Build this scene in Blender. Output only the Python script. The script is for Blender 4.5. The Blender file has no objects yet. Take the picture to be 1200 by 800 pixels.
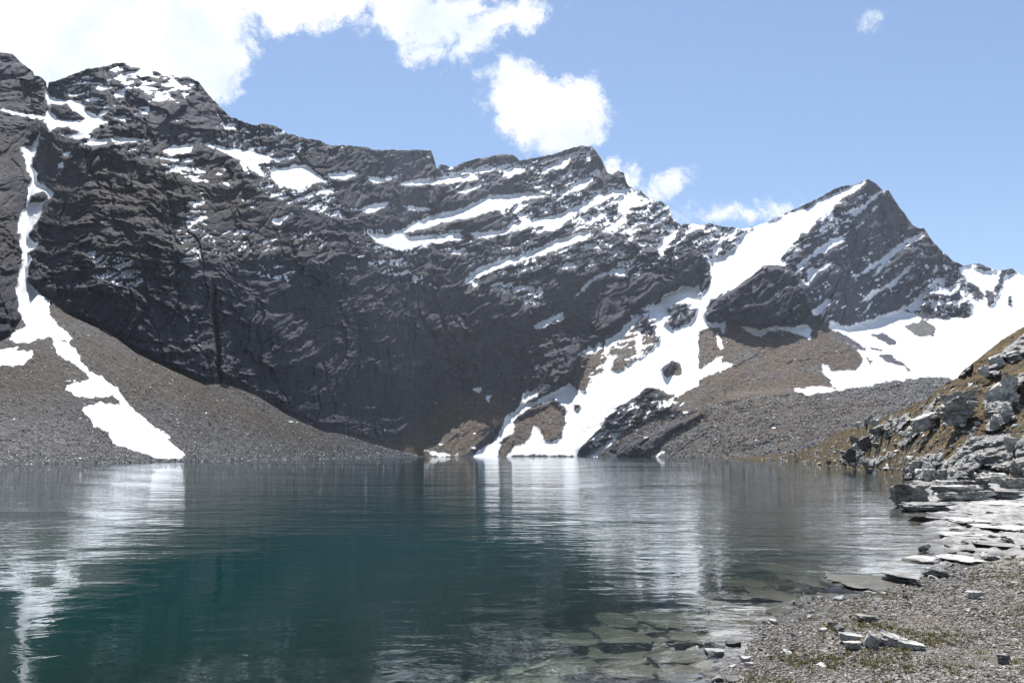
import bpy, bmesh, math, random
import numpy as np
from mathutils import Vector, Matrix, Euler
sc = bpy.context.scene
R = math.radians
F, CX, HY, CAMH = 942.0, 600.0, 532.5, 2.4       # focal length (px of a 1200 px wide frame), centre, horizon row, eye height

# ------------------------------------------------------------------ camera, sky, sun, exposure
cam = bpy.data.cameras.new('camera'); camo = bpy.data.objects.new('camera', cam); sc.collection.objects.link(camo)
cam.sensor_width = 36.0; cam.lens = 36.0*F/1200.0
cam.shift_y = (HY-400.0)/1200.0
cam.clip_start = 0.2; cam.clip_end = 20000
camo.location = (0, 0, CAMH); camo.rotation_euler = (R(90), 0, 0)
sc.camera = camo
SUN_EL, SUN_AZ = 65.0, -5.0                      # azimuth from +Y (ahead), negative = to the left
sun = bpy.data.lights.new('sun', 'SUN'); suno = bpy.data.objects.new('sun', sun); sc.collection.objects.link(suno)
sun.energy = 5.0; sun.angle = R(0.5); sun.color = (1.0, 0.965, 0.91)
sd = Vector((math.sin(R(SUN_AZ))*math.cos(R(SUN_EL)), math.cos(R(SUN_AZ))*math.cos(R(SUN_EL)), math.sin(R(SUN_EL))))
suno.rotation_euler = sd.to_track_quat('Z', 'Y').to_euler()
sc.view_settings.view_transform = 'Standard'; sc.view_settings.look = 'None'
sc.view_settings.exposure = 0.88; sc.view_settings.gamma = 1.0; sc.view_settings.use_curve_mapping = False
sc.cycles.max_bounces = 6; sc.cycles.diffuse_bounces = 2; sc.cycles.glossy_bounces = 3
sc.cycles.transparent_max_bounces = 8; sc.cycles.volume_bounces = 0
sc.cycles.caustics_reflective = False; sc.cycles.caustics_refractive = False
sc.cycles.use_denoising = True

# ------------------------------------------------------------------ small node language
class NT:
    def __init__(s, tree): s.t = tree; s.n = tree.nodes; s.l = tree.links
    def node(s, typ, **kw):
        n = s.n.new(typ)
        for k, v in kw.items(): setattr(n, k, v)
        return n
    def put(s, sock, v):
        if isinstance(v, bpy.types.NodeSocket): s.l.new(v, sock)
        elif v is not None:
            if isinstance(v, (tuple, list)) and sock.type == 'RGBA' and len(v) == 3: v = tuple(v)+(1,)
            sock.default_value = v
    def m(s, op, a, b=None, c=None, clamp=False):
        n = s.node('ShaderNodeMath', operation=op, use_clamp=clamp)
        s.put(n.inputs[0], a); s.put(n.inputs[1], b); s.put(n.inputs[2], c); return n.outputs[0]
    def vm(s, op, a, b=None, scale=None):
        n = s.node('ShaderNodeVectorMath', operation=op)
        s.put(n.inputs[0], a)
        if b is not None: s.put(n.inputs[1], b)
        if scale is not None: s.put(n.inputs['Scale'], scale)
        return n.outputs['Value'] if op in ('LENGTH', 'DISTANCE', 'DOT_PRODUCT') else n.outputs[0]
    def noise(s, vec, scale, detail=6, rough=0.55, dist=0.0, color=False):
        n = s.node('ShaderNodeTexNoise')
        s.put(n.inputs['Vector'], vec); s.put(n.inputs['Scale'], scale); s.put(n.inputs['Detail'], detail)
        s.put(n.inputs['Roughness'], rough); s.put(n.inputs['Distortion'], dist)
        return n.outputs['Color' if color else 'Fac']
    def voro(s, vec, scale, feature='F1', out='Distance'):
        n = s.node('ShaderNodeTexVoronoi', feature=feature)
        s.put(n.inputs['Vector'], vec); s.put(n.inputs['Scale'], scale); return n.outputs[out]
    def mapr(s, v, a, b, c=0.0, d=1.0, smooth=False):
        n = s.node('ShaderNodeMapRange'); n.interpolation_type = 'SMOOTHSTEP' if smooth else 'LINEAR'
        s.put(n.inputs[0], v)
        for i, x in enumerate((a, b, c, d)): s.put(n.inputs[i+1], x)
        return n.outputs[0]
    def mix(s, f, a, b, typ='MIX'):
        n = s.node('ShaderNodeMix', data_type='RGBA', blend_type=typ)
        s.put(n.inputs[0], f); s.put(n.inputs[6], a); s.put(n.inputs[7], b); return n.outputs[2]
    def attr(s, name):
        n = s.node('ShaderNodeAttribute', attribute_name=name); return n.outputs['Fac']
    def scaled(s, vec, sc3):
        return s.vm('MULTIPLY', vec, sc3)
    def bump(s, h, strength, dist, normal=None):
        n = s.node('ShaderNodeBump')
        s.put(n.inputs['Strength'], strength); s.put(n.inputs['Distance'], dist); s.put(n.inputs['Height'], h)
        if normal is not None: s.put(n.inputs['Normal'], normal)
        return n.outputs[0]
def material(name):
    m = bpy.data.materials.new(name); m.use_nodes = True
    m.node_tree.nodes.clear(); g = NT(m.node_tree)
    out = g.node('ShaderNodeOutputMaterial'); return m, g, out
def principled(g, out, color, rough, normal=None, spec=0.3):
    p = g.node('ShaderNodeBsdfPrincipled')
    g.put(p.inputs['Base Color'], color); g.put(p.inputs['Roughness'], rough)
    g.put(p.inputs['Specular IOR Level'], spec)
    if normal is not None: g.put(p.inputs['Normal'], normal)
    g.l.new(p.outputs[0], out.inputs['Surface']); return p

# ------------------------------------------------------------------ sky with drifting clouds
world = bpy.data.worlds.new('World'); sc.world = world; world.use_nodes = True
world.node_tree.nodes.clear(); g = NT(world.node_tree)
wout = g.node('ShaderNodeOutputWorld')
sky = g.node('ShaderNodeTexSky', sky_type='NISHITA'); sky.sun_disc = False
sky.sun_elevation = R(SUN_EL); sky.sun_rotation = R(SUN_AZ); sky.altitude = 800; sky.air_density = 1.0
sky.dust_density = 0.15; sky.ozone_density = 1.3
bg1 = g.node('ShaderNodeBackground'); bg1.inputs[1].default_value = 0.080
g.l.new(sky.outputs[0], bg1.inputs[0])
tc = g.node('ShaderNodeTexCoord'); sep = g.node('ShaderNodeSeparateXYZ'); g.l.new(tc.outputs['Generated'], sep.inputs[0])
ay = g.m('MAXIMUM', g.m('ABSOLUTE', sep.outputs[1]), 0.12)
cmb = g.node('ShaderNodeCombineXYZ')
g.put(cmb.inputs[0], g.m('DIVIDE', sep.outputs[0], ay)); g.put(cmb.inputs[1], g.m('DIVIDE', sep.outputs[2], ay))
g.put(cmb.inputs[2], g.m('MULTIPLY', g.m('LESS_THAN', sep.outputs[1], 0.0), 3.7))
P = cmb.outputs[0]
def to_uv(px, py): return ((px-CX)/F, (HY-py)/F, 0)
warp = g.vm('SUBTRACT', g.noise(P, 9.0, 7, 0.62, color=True), (0.5, 0.5, 0.5))
PW = g.vm('ADD', P, g.vm('SCALE', warp, scale=0.075))
PX = g.vm('MULTIPLY', PW, (1, 1, 0))
ell = [(-60,30,250,120,0),(110,20,215,66,0),(60,75,150,50,0),(225,62,72,56,-.5),(250,85,24,36,0),(330,2,100,36,0),(392,0,60,22,0),
       (470,8,60,34,0),(520,25,62,30,.3),(590,22,62,22,.35),(560,45,55,20,.5),(500,60,34,16,0),
       (640,138,58,44,0),(606,112,42,38,0),(680,122,34,34,0),(655,165,42,28,0),(694,140,18,40,0),(592,92,26,22,0),
       (732,202,28,18,-.3),(722,190,16,14,0),(787,216,22,16,.4),(770,224,22,12,0),(835,253,42,9,0),(905,247,24,13,.3),(880,254,30,8,0),
       (1025,22,7,4,0),(-400,60,300,120,0),(250,-140,420,90,0),(-300,-300,400,140,0),(1500,-500,500,200,0),(900,-700,400,180,0)]
best = None
for (px, py, rx, ry, rot) in ell:
    c = to_uv(px, py)
    d = g.vm('SUBTRACT', PX, c)
    if rot:
        n = g.node('ShaderNodeVectorRotate', rotation_type='Z_AXIS'); g.put(n.inputs['Vector'], d); n.inputs['Angle'].default_value = -rot; d = n.outputs[0]
    L = g.vm('LENGTH', g.vm('MULTIPLY', d, (F/rx, F/ry, 0)))
    # signed measure in fractions of a small reference size, so that edges are equally crisp on big and small clouds
    s_ = g.m('MULTIPLY', g.m('SUBTRACT', 1.0, L), min(rx, ry)/34.0)
    best = s_ if best is None else g.m('MAXIMUM', best, s_)
fn = g.noise(PW, 26.0, 10, 0.72)
dens = g.m('ADD', best, g.m('MULTIPLY', g.m('SUBTRACT', fn, 0.5), 2.2))
mask = g.mapr(dens, -0.16, 0.42, 0, 1, smooth=True)
wisp = g.m('MULTIPLY', g.mapr(g.noise(P, 7.0, 8, 0.7, 0.6), 0.66, 0.82, 0, 0.28, smooth=True), 1.0)
mask = g.m('MULTIPLY', g.m('MAXIMUM', mask, wisp), g.mapr(sep.outputs[2], 0.0, 0.05))
shade = g.noise(PW, 6.0, 6, 0.55)
ccol = g.mix(g.mapr(shade, 0.36, 0.60), (0.66, 0.74, 0.85), (1.0, 1.0, 1.0))
bg2 = g.node('ShaderNodeBackground'); g.put(bg2.inputs[0], ccol); bg2.inputs[1].default_value = 0.64
mx = g.node('ShaderNodeMixShader'); g.put(mx.inputs[0], mask)
g.l.new(bg1.outputs[0], mx.inputs[1]); g.l.new(bg2.outputs[0], mx.inputs[2]); g.l.new(mx.outputs[0], wout.inputs[0])

# ------------------------------------------------------------------ numpy noise
def _tab(seed):
    r = np.random.RandomState(seed); perm = r.permutation(512).astype(np.int32)
    gr = r.normal(size=(512, 3)).astype(np.float32); gr /= np.linalg.norm(gr, axis=1)[:, None]; return perm, gr*1.5
_tabs = {}
def perlin(x, y, z, seed=0):
    if seed not in _tabs: _tabs[seed] = _tab(seed)
    perm, gr = _tabs[seed]
    x = np.asarray(x, np.float32); y = np.asarray(y, np.float32)+np.zeros_like(x); z = np.asarray(z, np.float32)+np.zeros_like(x)
    xi = np.floor(x).astype(np.int32); yi = np.floor(y).astype(np.int32); zi = np.floor(z).astype(np.int32)
    fx = x-xi; fy = y-yi; fz = z-zi
    u = fx*fx*fx*(fx*(fx*6-15)+10); v = fy*fy*fy*(fy*(fy*6-15)+10); w = fz*fz*fz*(fz*(fz*6-15)+10)
    def c(dx, dy, dz):
        h = perm[(perm[(perm[(xi+dx) & 511]+yi+dy) & 511]+zi+dz) & 511]; q = gr[h]
        return q[..., 0]*(fx-dx)+q[..., 1]*(fy-dy)+q[..., 2]*(fz-dz)
    def lp(a, b, t): return a+(b-a)*t
    x00 = lp(c(0,0,0), c(1,0,0), u); x10 = lp(c(0,1,0), c(1,1,0), u); x01 = lp(c(0,0,1), c(1,0,1), u); x11 = lp(c(0,1,1), c(1,1,1), u)
    return lp(lp(x00, x10, v), lp(x01, x11, v), w)
def fbm(x, y, z=0.0, octv=5, gain=0.5, lac=2.07, seed=0, ridged=False):
    s = 0; a = 1.0; t = 0
    for i in range(octv):
        k = lac**i; n = perlin(np.asarray(x)*k+i*17.3, np.asarray(y)*k-i*9.1, np.asarray(z)*k+i*5.7, seed+i % 3)
        s = s+a*((1-np.abs(n)*2) if ridged else n); t += a; a *= gain
    return s/t
def gauss(a, sx, sy=None):
    sy = sx if sy is None else sy
    def one(b, s, ax):
        if s <= 0: return b
        r = int(3*s)+1; k = np.exp(-0.5*(np.arange(-r, r+1)/s)**2); k /= k.sum()
        pad = [(0, 0)]*b.ndim; pad[ax] = (r, r); bp = np.pad(b, pad, mode='edge'); out = np.zeros_like(b)
        for i, w in enumerate(k):
            sl = [slice(None)]*b.ndim; sl[ax] = slice(i, i+b.shape[ax]); out += w*bp[tuple(sl)]
        return out
    if a.ndim == 1: return one(a, sx, 0)
    return one(one(a, sx, 1), sy, 0)

# ------------------------------------------------------------------ survey grid: bearings and elevations of the range
X0, X1, Y0, Y1 = -110, 1310, 40, 600
gx = np.arange(X0, X1+1, dtype=np.float64); gy = np.arange(Y1, Y0-1, -1, dtype=np.float64)   # rows go upwards
NX, NY = len(gx), len(gy)
PXg, PYg = np.meshgrid(gx, gy); Tg = (HY-PYg)/F
K = 400/1185.0
OR = {'A': (0, 0), 'B': (400, 0), 'C': (800, 0), 'D': (0, 270), 'E': (400, 270), 'G': (800, 270), 'P': None}
def px(tag, pts):
    if tag == 'P': return np.array(pts, float)
    ox, oy = OR[tag]; p = np.array(pts, float); return np.stack([ox+p[:, 0]*K, oy+p[:, 1]*K], 1)
def sdist(poly, field=None, pad=14):
    """signed distance in survey units (+ inside), written into field by maximum"""
    if field is None: field = np.full(PXg.shape, -pad*1.0)
    x0, y0 = poly.min(0)-pad; x1, y1 = poly.max(0)+pad
    c0 = max(0, int(x0-X0)); c1 = min(NX, int(x1-X0)+2); r0 = max(0, int(Y1-y1)); r1 = min(NY, int(Y1-y0)+2)
    if c0 >= c1 or r0 >= r1: return field
    x = PXg[r0:r1, c0:c1]; y = PYg[r0:r1, c0:c1]; ins = np.zeros(x.shape, bool); d2 = np.full(x.shape, 1e9)
    n = len(poly)
    for i in range(n):
        ax, ay = poly[i]; bx, by = poly[(i+1) % n]
        if ay != by:
            cr = ((ay > y) != (by > y)) & (x < (bx-ax)*(y-ay)/(by-ay)+ax); ins ^= cr
        dx, dy = bx-ax, by-ay; L = dx*dx+dy*dy+1e-9
        t = np.clip(((x-ax)*dx+(y-ay)*dy)/L, 0, 1); d2 = np.minimum(d2, (x-ax-t*dx)**2+(y-ay-t*dy)**2)
    s = np.where(ins, 1, -1)*np.sqrt(d2); field[r0:r1, c0:c1] = np.maximum(field[r0:r1, c0:c1], np.clip(s, -pad, 40)); return field
def union(polys):
    f = None
    for tag, pts in polys: f = sdist(px(tag, pts), f)
    return f
nz1 = fbm(PXg/9.0, PYg/9.0, 0, 4, 0.55, seed=3)           # edge raggedness
_w = fbm(PXg/40, PYg/40, 5, 3, seed=4)*9; nzs = fbm((PXg+PYg*.3)/17.0+_w*.15, (PYg+PXg*0.36+_w)/5.5, 0, 5, 0.66, seed=5)*.85+.35*fbm(PXg/3.2, PYg/3.2, 2, 3, .6, seed=6)     # strata-aligned streaks, rising to the right
nzh = fbm(PXg/22.0, PYg/6.0, 4.0, 5, 0.6, seed=7)         # level streaks

# snow, traced on the slopes
SNOW = [
 ('A',[(160,310),(175,335),(230,350),(280,352),(300,385),(345,405),(390,420),(350,435),(320,455),(300,465),(270,455),(240,440),(200,440),(175,455),(150,415),(90,405),(0,385),(0,378),(60,385),(110,400),(155,400),(170,370),(160,340)]),
 ('A',[(275,500),(330,480),(375,485),(360,500),(320,510)]),('A',[(200,468),(280,462),(320,472),(270,484)]),
 ('A',[(385,475),(450,478),(530,487),(480,490),(410,500),(385,495)]),('A',[(425,516),(480,510),(470,522)]),
 ('A',[(140,460),(130,505),(115,545),(105,570),(125,600),(130,630),(165,650),(190,675),(175,690),(150,705),(145,730),(135,760),(100,810),(60,810),(65,760),(90,720),(95,700),(100,665),(108,620),(95,590),(90,550),(75,510),(110,508),(125,485)]),
 ('A',[(215,535),(240,530),(235,545)]),('A',[(205,570),(222,562),(218,580),(200,590)]),
 ('A',[(565,525),(600,505),(670,500),(665,530),(620,535),(590,540)]),('A',[(445,545),(515,536),(515,549)]),
 ('A',[(540,542),(600,550),(680,553),(640,565)]),('A',[(548,568),(610,571),(690,588),(620,585)]),
 ('A',[(700,498),(760,508),(830,518),(880,525),(940,550),(930,568),(895,565),(915,612),(900,612),(860,580),(820,548),(760,522)]),
 ('A',[(955,550),(1020,540),(1020,550),(960,563)]),
 ('A',[(935,590),(1000,580),(1060,568),(1120,620),(1130,630),(1080,640),(1040,660),(1000,655),(960,640),(940,615)]),
 ('A',[(825,558),(842,562),(864,592),(848,592)]),('A',[(1125,600),(1185,600),(1185,625),(1150,620)]),
 ('A',[(770,434),(835,428),(805,447),(780,447)]),('A',[(945,765),(1000,748),(975,775),(955,782)]),('A',[(940,466),(982,448),(985,468)]),
 ('A',[(370,625),(400,620),(400,628)]),('A',[(760,636),(790,634),(795,642)]),('A',[(838,694),(888,694),(880,700)]),
 ('B',[(0,600),(25,595),(70,605),(20,620),(0,628)]),('B',[(95,615),(150,617),(215,605),(160,627),(120,640)]),
 ('B',[(205,640),(230,626),(300,618),(360,610),(470,610),(480,620),(400,632),(300,642),(240,645)]),
 ('B',[(335,602),(400,597),(450,588),(540,578),(610,566),(560,584),(500,600),(400,607)]),
 ('B',[(555,610),(580,585),(640,563),(620,590),(570,612)]),('B',[(685,600),(720,573),(770,550),(800,540),(760,570),(700,605)]),
 ('B',[(405,665),(450,648),(500,636),(480,652),(430,670)]),
 ('B',[(205,800),(250,770),(330,745),(400,730),(460,705),(520,675),(560,680),(600,672),(660,665),(720,680),(760,665),(820,630),(880,610),(850,650),(800,668),(740,680),(680,685),(640,695),(600,710),(560,735),(520,730),(460,755),(380,765),(300,790),(215,810)]),
 ('B',[(590,775),(680,762),(740,750),(760,738),(830,713),(880,690),(930,665),(1000,653),(990,670),(940,682),(900,705),(850,725),(800,745),(760,790),(700,785),(640,785),(600,802),(580,800)]),
 ('B',[(830,782),(880,745),(950,718),(930,742),(870,777)]),('B',[(925,797),(960,760),(1000,733),(985,767),(950,797)]),('B',[(960,690),(1010,670),(1060,688),(1020,700),(990,740),(960,735)]),
 ('B',[(10,720),(60,728),(110,705),(165,703),(150,720),(90,740)]),('B',[(205,713),(260,718),(330,728),(250,730)]),
 ('E',[(90,10),(160,15),(205,0),(240,20),(330,15),(410,5),(430,25),(380,40),(300,45),(210,74),(170,60),(120,40)]),('E',[(440,10),(560,0),(630,-3),(560,17),(480,27)]),
 ('E',[(415,190),(450,155),(490,120),(560,100),(640,80),(720,45),(790,20),(870,0),(850,30),(800,45),(740,70),(690,85),(640,100),(570,125),(520,140),(460,165),(440,187)]),
 ('E',[(668,330),(700,313),(770,283),(772,300),(720,325),(690,350)]),
 ('E',[(808,234),(830,205),(860,175),(900,150),(960,128),(985,135),(980,155),(920,155),(890,165),(850,195),(825,225)]),
 ('E',[(1095,60),(1120,20),(1165,0),(1160,25),(1130,50),(1115,85),(1100,80)]),('E',[(918,70),(955,70),(940,87)]),('E',[(982,40),(1022,13),(1012,35)]),
 ('E',[(1033,45),(1067,35),(1050,57)]),('E',[(1010,150),(1040,142),(1030,157)]),('E',[(963,75),(992,63),(976,86)]),('E',[(673,220),(700,183),(692,215)]),
 ('E',[(738,515),(762,501),(742,522)]),('E',[(440,550),(485,545),(480,560)]),('E',[(500,575),(520,575),(510,600)]),
 ('E',[(625,600),(630,565),(660,547),(680,548),(680,572),(660,582),(630,600)]),
 # couloir and fan down to the water
 ('E',[(440,800),(480,760),(530,730),(560,680),(570,645),(600,625),(620,605),(680,590),(700,575),(740,560),(790,530),(810,550),(850,560),(870,510),(920,480),(960,490),(1010,455),(1060,430),(1100,390),(1110,350),(1080,320),(1100,300),(1060,262),(1185,195),(1240,200),(1240,540),(1185,560),(1140,570),(1100,545),(1060,545),(1000,590),(960,610),(920,650),(900,680),(850,730),(820,770),(820,800),(580,800)]),
 ('E',[(820,432),(860,405),(905,388),(905,410),(880,425)]),('E',[(905,430),(920,380),(960,360),(1000,320),(1030,290),(1040,300),(1010,340),(980,370),(940,400),(920,440)]),
 ('E',[(1032,320),(1048,400),(1034,430),(1022,400)]),('E',[(290,762),(330,765),(400,778),(360,784),(310,778)]),
 ('E',[(905,480),(930,440),(960,430),(930,470),(920,500)]),
 ('E',[(860,785),(900,752),(960,712),(975,700),(950,728),(910,765),(890,785)]),('E',[(1080,785),(1120,758),(1125,765),(1095,788)]),
 ('G',[(0,240),(60,225),(90,190),(100,150),(95,110),(150,75),(190,50),(200,20),(230,0),(270,-30),(420,-40),(420,0),(400,30),(370,65),(340,95),(360,115),(330,125),(280,120),(255,150),(190,200),(140,215),(100,240),(75,290),(80,315),(150,320),(140,360),(130,340),(100,335),(60,345),(30,380),(0,412),(-60,440),(-60,240)]),
 ('G',[(195,330),(270,345),(330,330),(390,340),(430,320),(450,340),(440,375),(400,360),(350,350),(300,350),(270,370),(220,345)]),
 ('G',[(-30,520),(0,500),(40,490),(80,470),(120,440),(140,435),(130,455),(185,463),(130,490),(90,500),(40,530),(0,552),(-40,566)]),
 ('G',[(122,350),(143,410),(130,412),(116,360)]),
 ('C',[(230,800),(250,790),(330,755),(400,725),(470,690),(540,655),(600,640),(630,625),(620,650),(570,680),(540,700),(500,740),(460,770),(430,810),(260,815)]),
 ('C',[(588,747),(640,700),(690,658),(700,662),(650,705),(602,750)]),('C',[(638,747),(690,698),(662,735)]),('C',[(590,792),(635,766),(605,797)]),('C',[(478,797),(522,753),(492,797)]),('C',[(555,770),(580,755),(570,775)]),
 ('G',[(395,120),(430,95),(470,60),(520,30),(575,20),(560,35),(500,75),(450,90),(415,130),(400,140)]),('G',[(430,130),(470,130),(520,110),(500,125),(460,155),(435,187)]),
 ('G',[(600,162),(650,120),(700,90),(760,40),(830,10),(837,20),(780,50),(720,100),(680,150),(660,162),(690,115),(640,142)]),
 ('G',[(615,250),(650,215),(720,185),(780,125),(802,110),(790,135),(740,185),(700,205),(650,240),(620,252)]),('G',[(618,297),(640,265),(657,248),(640,282)]),
 ('G',[(455,275),(500,240),(525,232),(500,260),(480,290),(455,297)]),('G',[(858,152),(880,126),(890,140),(872,154)]),('G',[(905,118),(932,130),(915,132)]),
 ('G',[(870,215),(920,200),(965,178),(960,200),(930,225),(890,220)]),('G',[(760,270),(800,250),(840,208),(850,215),(830,250),(800,277)]),('G',[(858,240),(885,243),(880,277),(863,270)]),
 ('P',[(885,272),(907,258),(940,243),(975,225),(990,218),(1003,214),(1014,212),(1008,222),(985,228),(960,242),(915,268)]),
 # basin
 ('G',[(390,552),(440,541),(530,548),(510,520),(485,490),(485,463),(520,485),(560,489),(600,485),(625,460),(628,440),(600,410),(560,380),(510,340),(510,312),(560,330),(600,325),(660,305),(700,290),(760,275),(800,285),(830,310),(870,305),(920,310),(960,300),(1000,290),(1008,255),(990,240),(985,180),(960,130),(1000,118),(1050,140),(1100,135),(1105,165),(1190,130),(1500,60),(1500,600),(940,520),(900,508),(850,508),(700,525),(560,552),(440,570),(400,560)]),
]
HOLES = [
 ('A',[(180,365),(230,365),(300,415),(260,422),(200,410),(175,390)]),('A',[(110,680),(150,665),(175,680),(140,705),(100,705)]),
 ('E',[(535,800),(560,720),(600,700),(600,660),(640,620),(700,600),(740,585),(760,600),(780,620),(780,670),(760,720),(710,735),(690,690),(668,680),(655,720),(640,735),(600,750),(560,800)]),
 ('E',[(1110,480),(1150,450),(1180,460),(1180,500),(1120,510)]),('E',[(1130,270),(1185,250),(1215,255),(1140,285)]),('E',[(1120,320),(1150,290),(1185,275),(1240,270),(1210,320),(1150,345)]),
 ('E',[(808,605),(825,602),(828,612),(812,616)]),
 ('E',[(582,790),(600,782),(680,777),(800,782),(815,800),(580,800)]),
 ('G',[(80,300),(110,235),(170,205),(250,150),(290,120),(350,125),(400,150),(430,200),(460,300),(430,325),(380,320),(330,330),(270,335),(200,330),(150,318),(100,320)]),
 ('G',[(345,207),(378,203),(372,222),(350,226)]),
 ('G',[(770,330),(830,310),(880,330),(870,370),(800,365)]),('G',[(650,360),(700,355),(745,385),(740,405),(690,385)]),
 ('G',[(675,430),(720,430),(770,460),(797,490),(740,465),(690,445)]),('G',[(640,443),(662,455),(650,472)]),('G',[(643,403),(680,408),(702,420),(650,412)]),
 ('G',[(510,340),(560,360),(640,410),(637,420),(580,397),(500,350)]),
 ('G',[(985,180),(1010,185),(1045,220),(1040,240),(1010,235),(995,215)]),('G',[(1050,205),(1085,215),(1085,250),(1065,262),(1055,235)]),('G',[(1100,150),(1115,140),(1110,200),(1095,225),(1075,205),(1095,180)]),
 ('G',[(1008,128),(1040,115),(1075,130),(1090,142),(1060,140)]),('G',[(1130,222),(1142,222),(1140,260),(1132,258)]),
 ('G',[(820,285),(850,270),(930,290),(1000,285),(1000,300),(920,305),(850,312)]),
]
TONG = [
 ('D',[(70,-5),(100,-5),(95,25),(130,45),(125,60),(100,80),(110,100),(95,125),(100,180),(130,215),(175,245),(170,290),(200,325),(255,378),(240,385),(200,377),(160,370),(130,375),(100,392),(60,392),(30,380),(50,350),(90,335),(85,310),(62,280),(65,240),(55,210),(62,160),(80,110),(70,60)]),
 ('D',[(-300,430),(0,415),(40,405),(65,405),(60,415),(110,418),(118,432),(90,455),(70,470),(0,468),(-300,480)]),
 ('D',[(180,370),(235,388),(265,415),(280,450),(310,485),(350,505),(400,545),(440,590),(480,635),(530,680),(590,710),(595,720),(575,720),(600,745),(645,775),(630,792),(560,792),(500,775),(440,755),(390,740),(375,700),(330,680),(310,650),(285,625),(290,610),(340,598),(415,605),(415,590),(390,575),(310,580),(260,575),(228,550),(245,530),(300,520),(310,515),(290,490),(250,460),(215,440),(195,415)]),
]
snow = union(SNOW+TONG); holes = union(HOLES)
snow = np.minimum(snow, -holes)
snow = snow + nz1*2.6*np.clip(1.4-snow/14, 0.5, 1.4)
# dappled patches where the snow is breaking up, some painting glints of wet rock:  (tag, polygon, threshold, which streaks)
DAPPLE = [
 ('A',[(400,250),(470,225),(560,250),(655,270),(675,300),(630,345),(560,335),(500,315),(440,290)], 0.02, 'h'),
 ('A',[(180,300),(400,240),(440,300),(400,400),(280,340)], 0.20, 'h'),('A',[(560,590),(780,580),(780,625),(700,630)], 0.12, 'h'),
 ('A',[(840,560),(1150,640),(1180,760),(1000,700),(900,660)], 0.13, 's'),('A',[(660,680),(705,680),(720,800),(640,800)], 0.10, 'h'),  # last patch here paints wet-rock glints as pale snow flecks
 ('A',[(750,420),(1130,480),(1050,540),(960,545),(760,490)], 0.22, 's'),('A',[(340,380),(640,340),(520,400),(360,440)], 0.2, 'h'),
 ('B',[(560,600),(870,510),(900,600),(820,680),(700,660)], 0.13, 's'),('B',[(560,720),(760,700),(960,640),(1140,700),(1180,800),(560,800)], 0.07, 's'),
 ('B',[(330,590),(620,560),(520,640),(350,660)], 0.18, 's'),
 ('E',[(60,0),(700,0),(650,120),(100,60)], 0.20, 's'),('E',[(440,110),(880,0),(1185,0),(1160,130),(900,120),(640,140),(460,190)], 0.17, 's'),
 ('E',[(0,20),(150,60),(300,150),(330,200),(200,180),(60,90)], 0.17, 's'),('E',[(520,185),(640,190),(720,240),(690,255),(600,225)], 0.04, 's'),
 ('E',[(670,620),(760,575),(800,680),(900,660),(960,600),(900,600),(820,600)], 0.40, 's'),
 ('E',[(860,500),(1010,300),(1060,330),(1100,400),(960,500),(880,560)], 0.12, 's'),
 ('E',[(850,740),(1000,590),(1185,560),(1185,600),(1000,680),(900,760)], 0.16, 's'),('E',[(400,650),(560,640),(540,720),(400,780),(330,760)], 0.34, 'h'),
 ('E',[(1050,270),(1240,190),(1240,350),(1100,370)], 0.02, 's'),
 ('C',[(0,760),(170,770),(240,800),(240,830),(0,830)], 0.05, 's'),('G',[(0,0),(230,-10),(200,60),(100,110),(60,60)], 0.05, 's'),
 ('G',[(340,0),(480,-60),(620,-130),(660,-100),(560,0),(420,60),(360,100)], 0.12, 's'),
 ('G',[(440,60),(760,-60),(840,0),(960,120),(980,200),(760,280),(620,300),(440,290)], 0.26, 's'),
 ('G',[(860,150),(1000,180),(1010,290),(740,290),(780,230)], 0.13, 's'),('G',[(330,110),(440,140),(430,240),(330,230)], 0.20, 's'),
 ('G',[(120,90),(350,80),(260,170),(90,250),(60,330),(150,330)], 0.22, 's'),
 ('D',[(320,80),(460,100),(500,180),(440,190),(340,160)], 0.11, 's'),('D',[(620,0),(1185,0),(1100,60),(640,95)], 0.19, 's'),('D',[(900,120),(1030,130),(1000,170),(900,160)], 0.16,'s'),  # first patch here paints glints on wet rock as snow streaks
]
dap = np.full(PXg.shape, -14.0)
for tag, pts, th, kind in DAPPLE:
    d = sdist(px(tag, pts)); n = nzs if kind == 's' else nzh
    v = (n-th+.045)*16.0+np.clip(d, -8, 0)*0.9; dap = np.maximum(dap, np.minimum(v, 3.0))
snow = np.maximum(snow, np.where(holes > -1, np.minimum(dap, -1+0*dap), dap))
snow = np.clip(snow, -14, 14)

def zone(polys, soft=5.0):
    f = union(polys) if isinstance(polys, list) else polys
    return np.clip(0.5+(f+nz1*4)/(2*soft), 0, 1)
def smooth01(a, b, x): t = np.clip((x-a)/(b-a), 0, 1); return t*t*(3-2*t)

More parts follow.
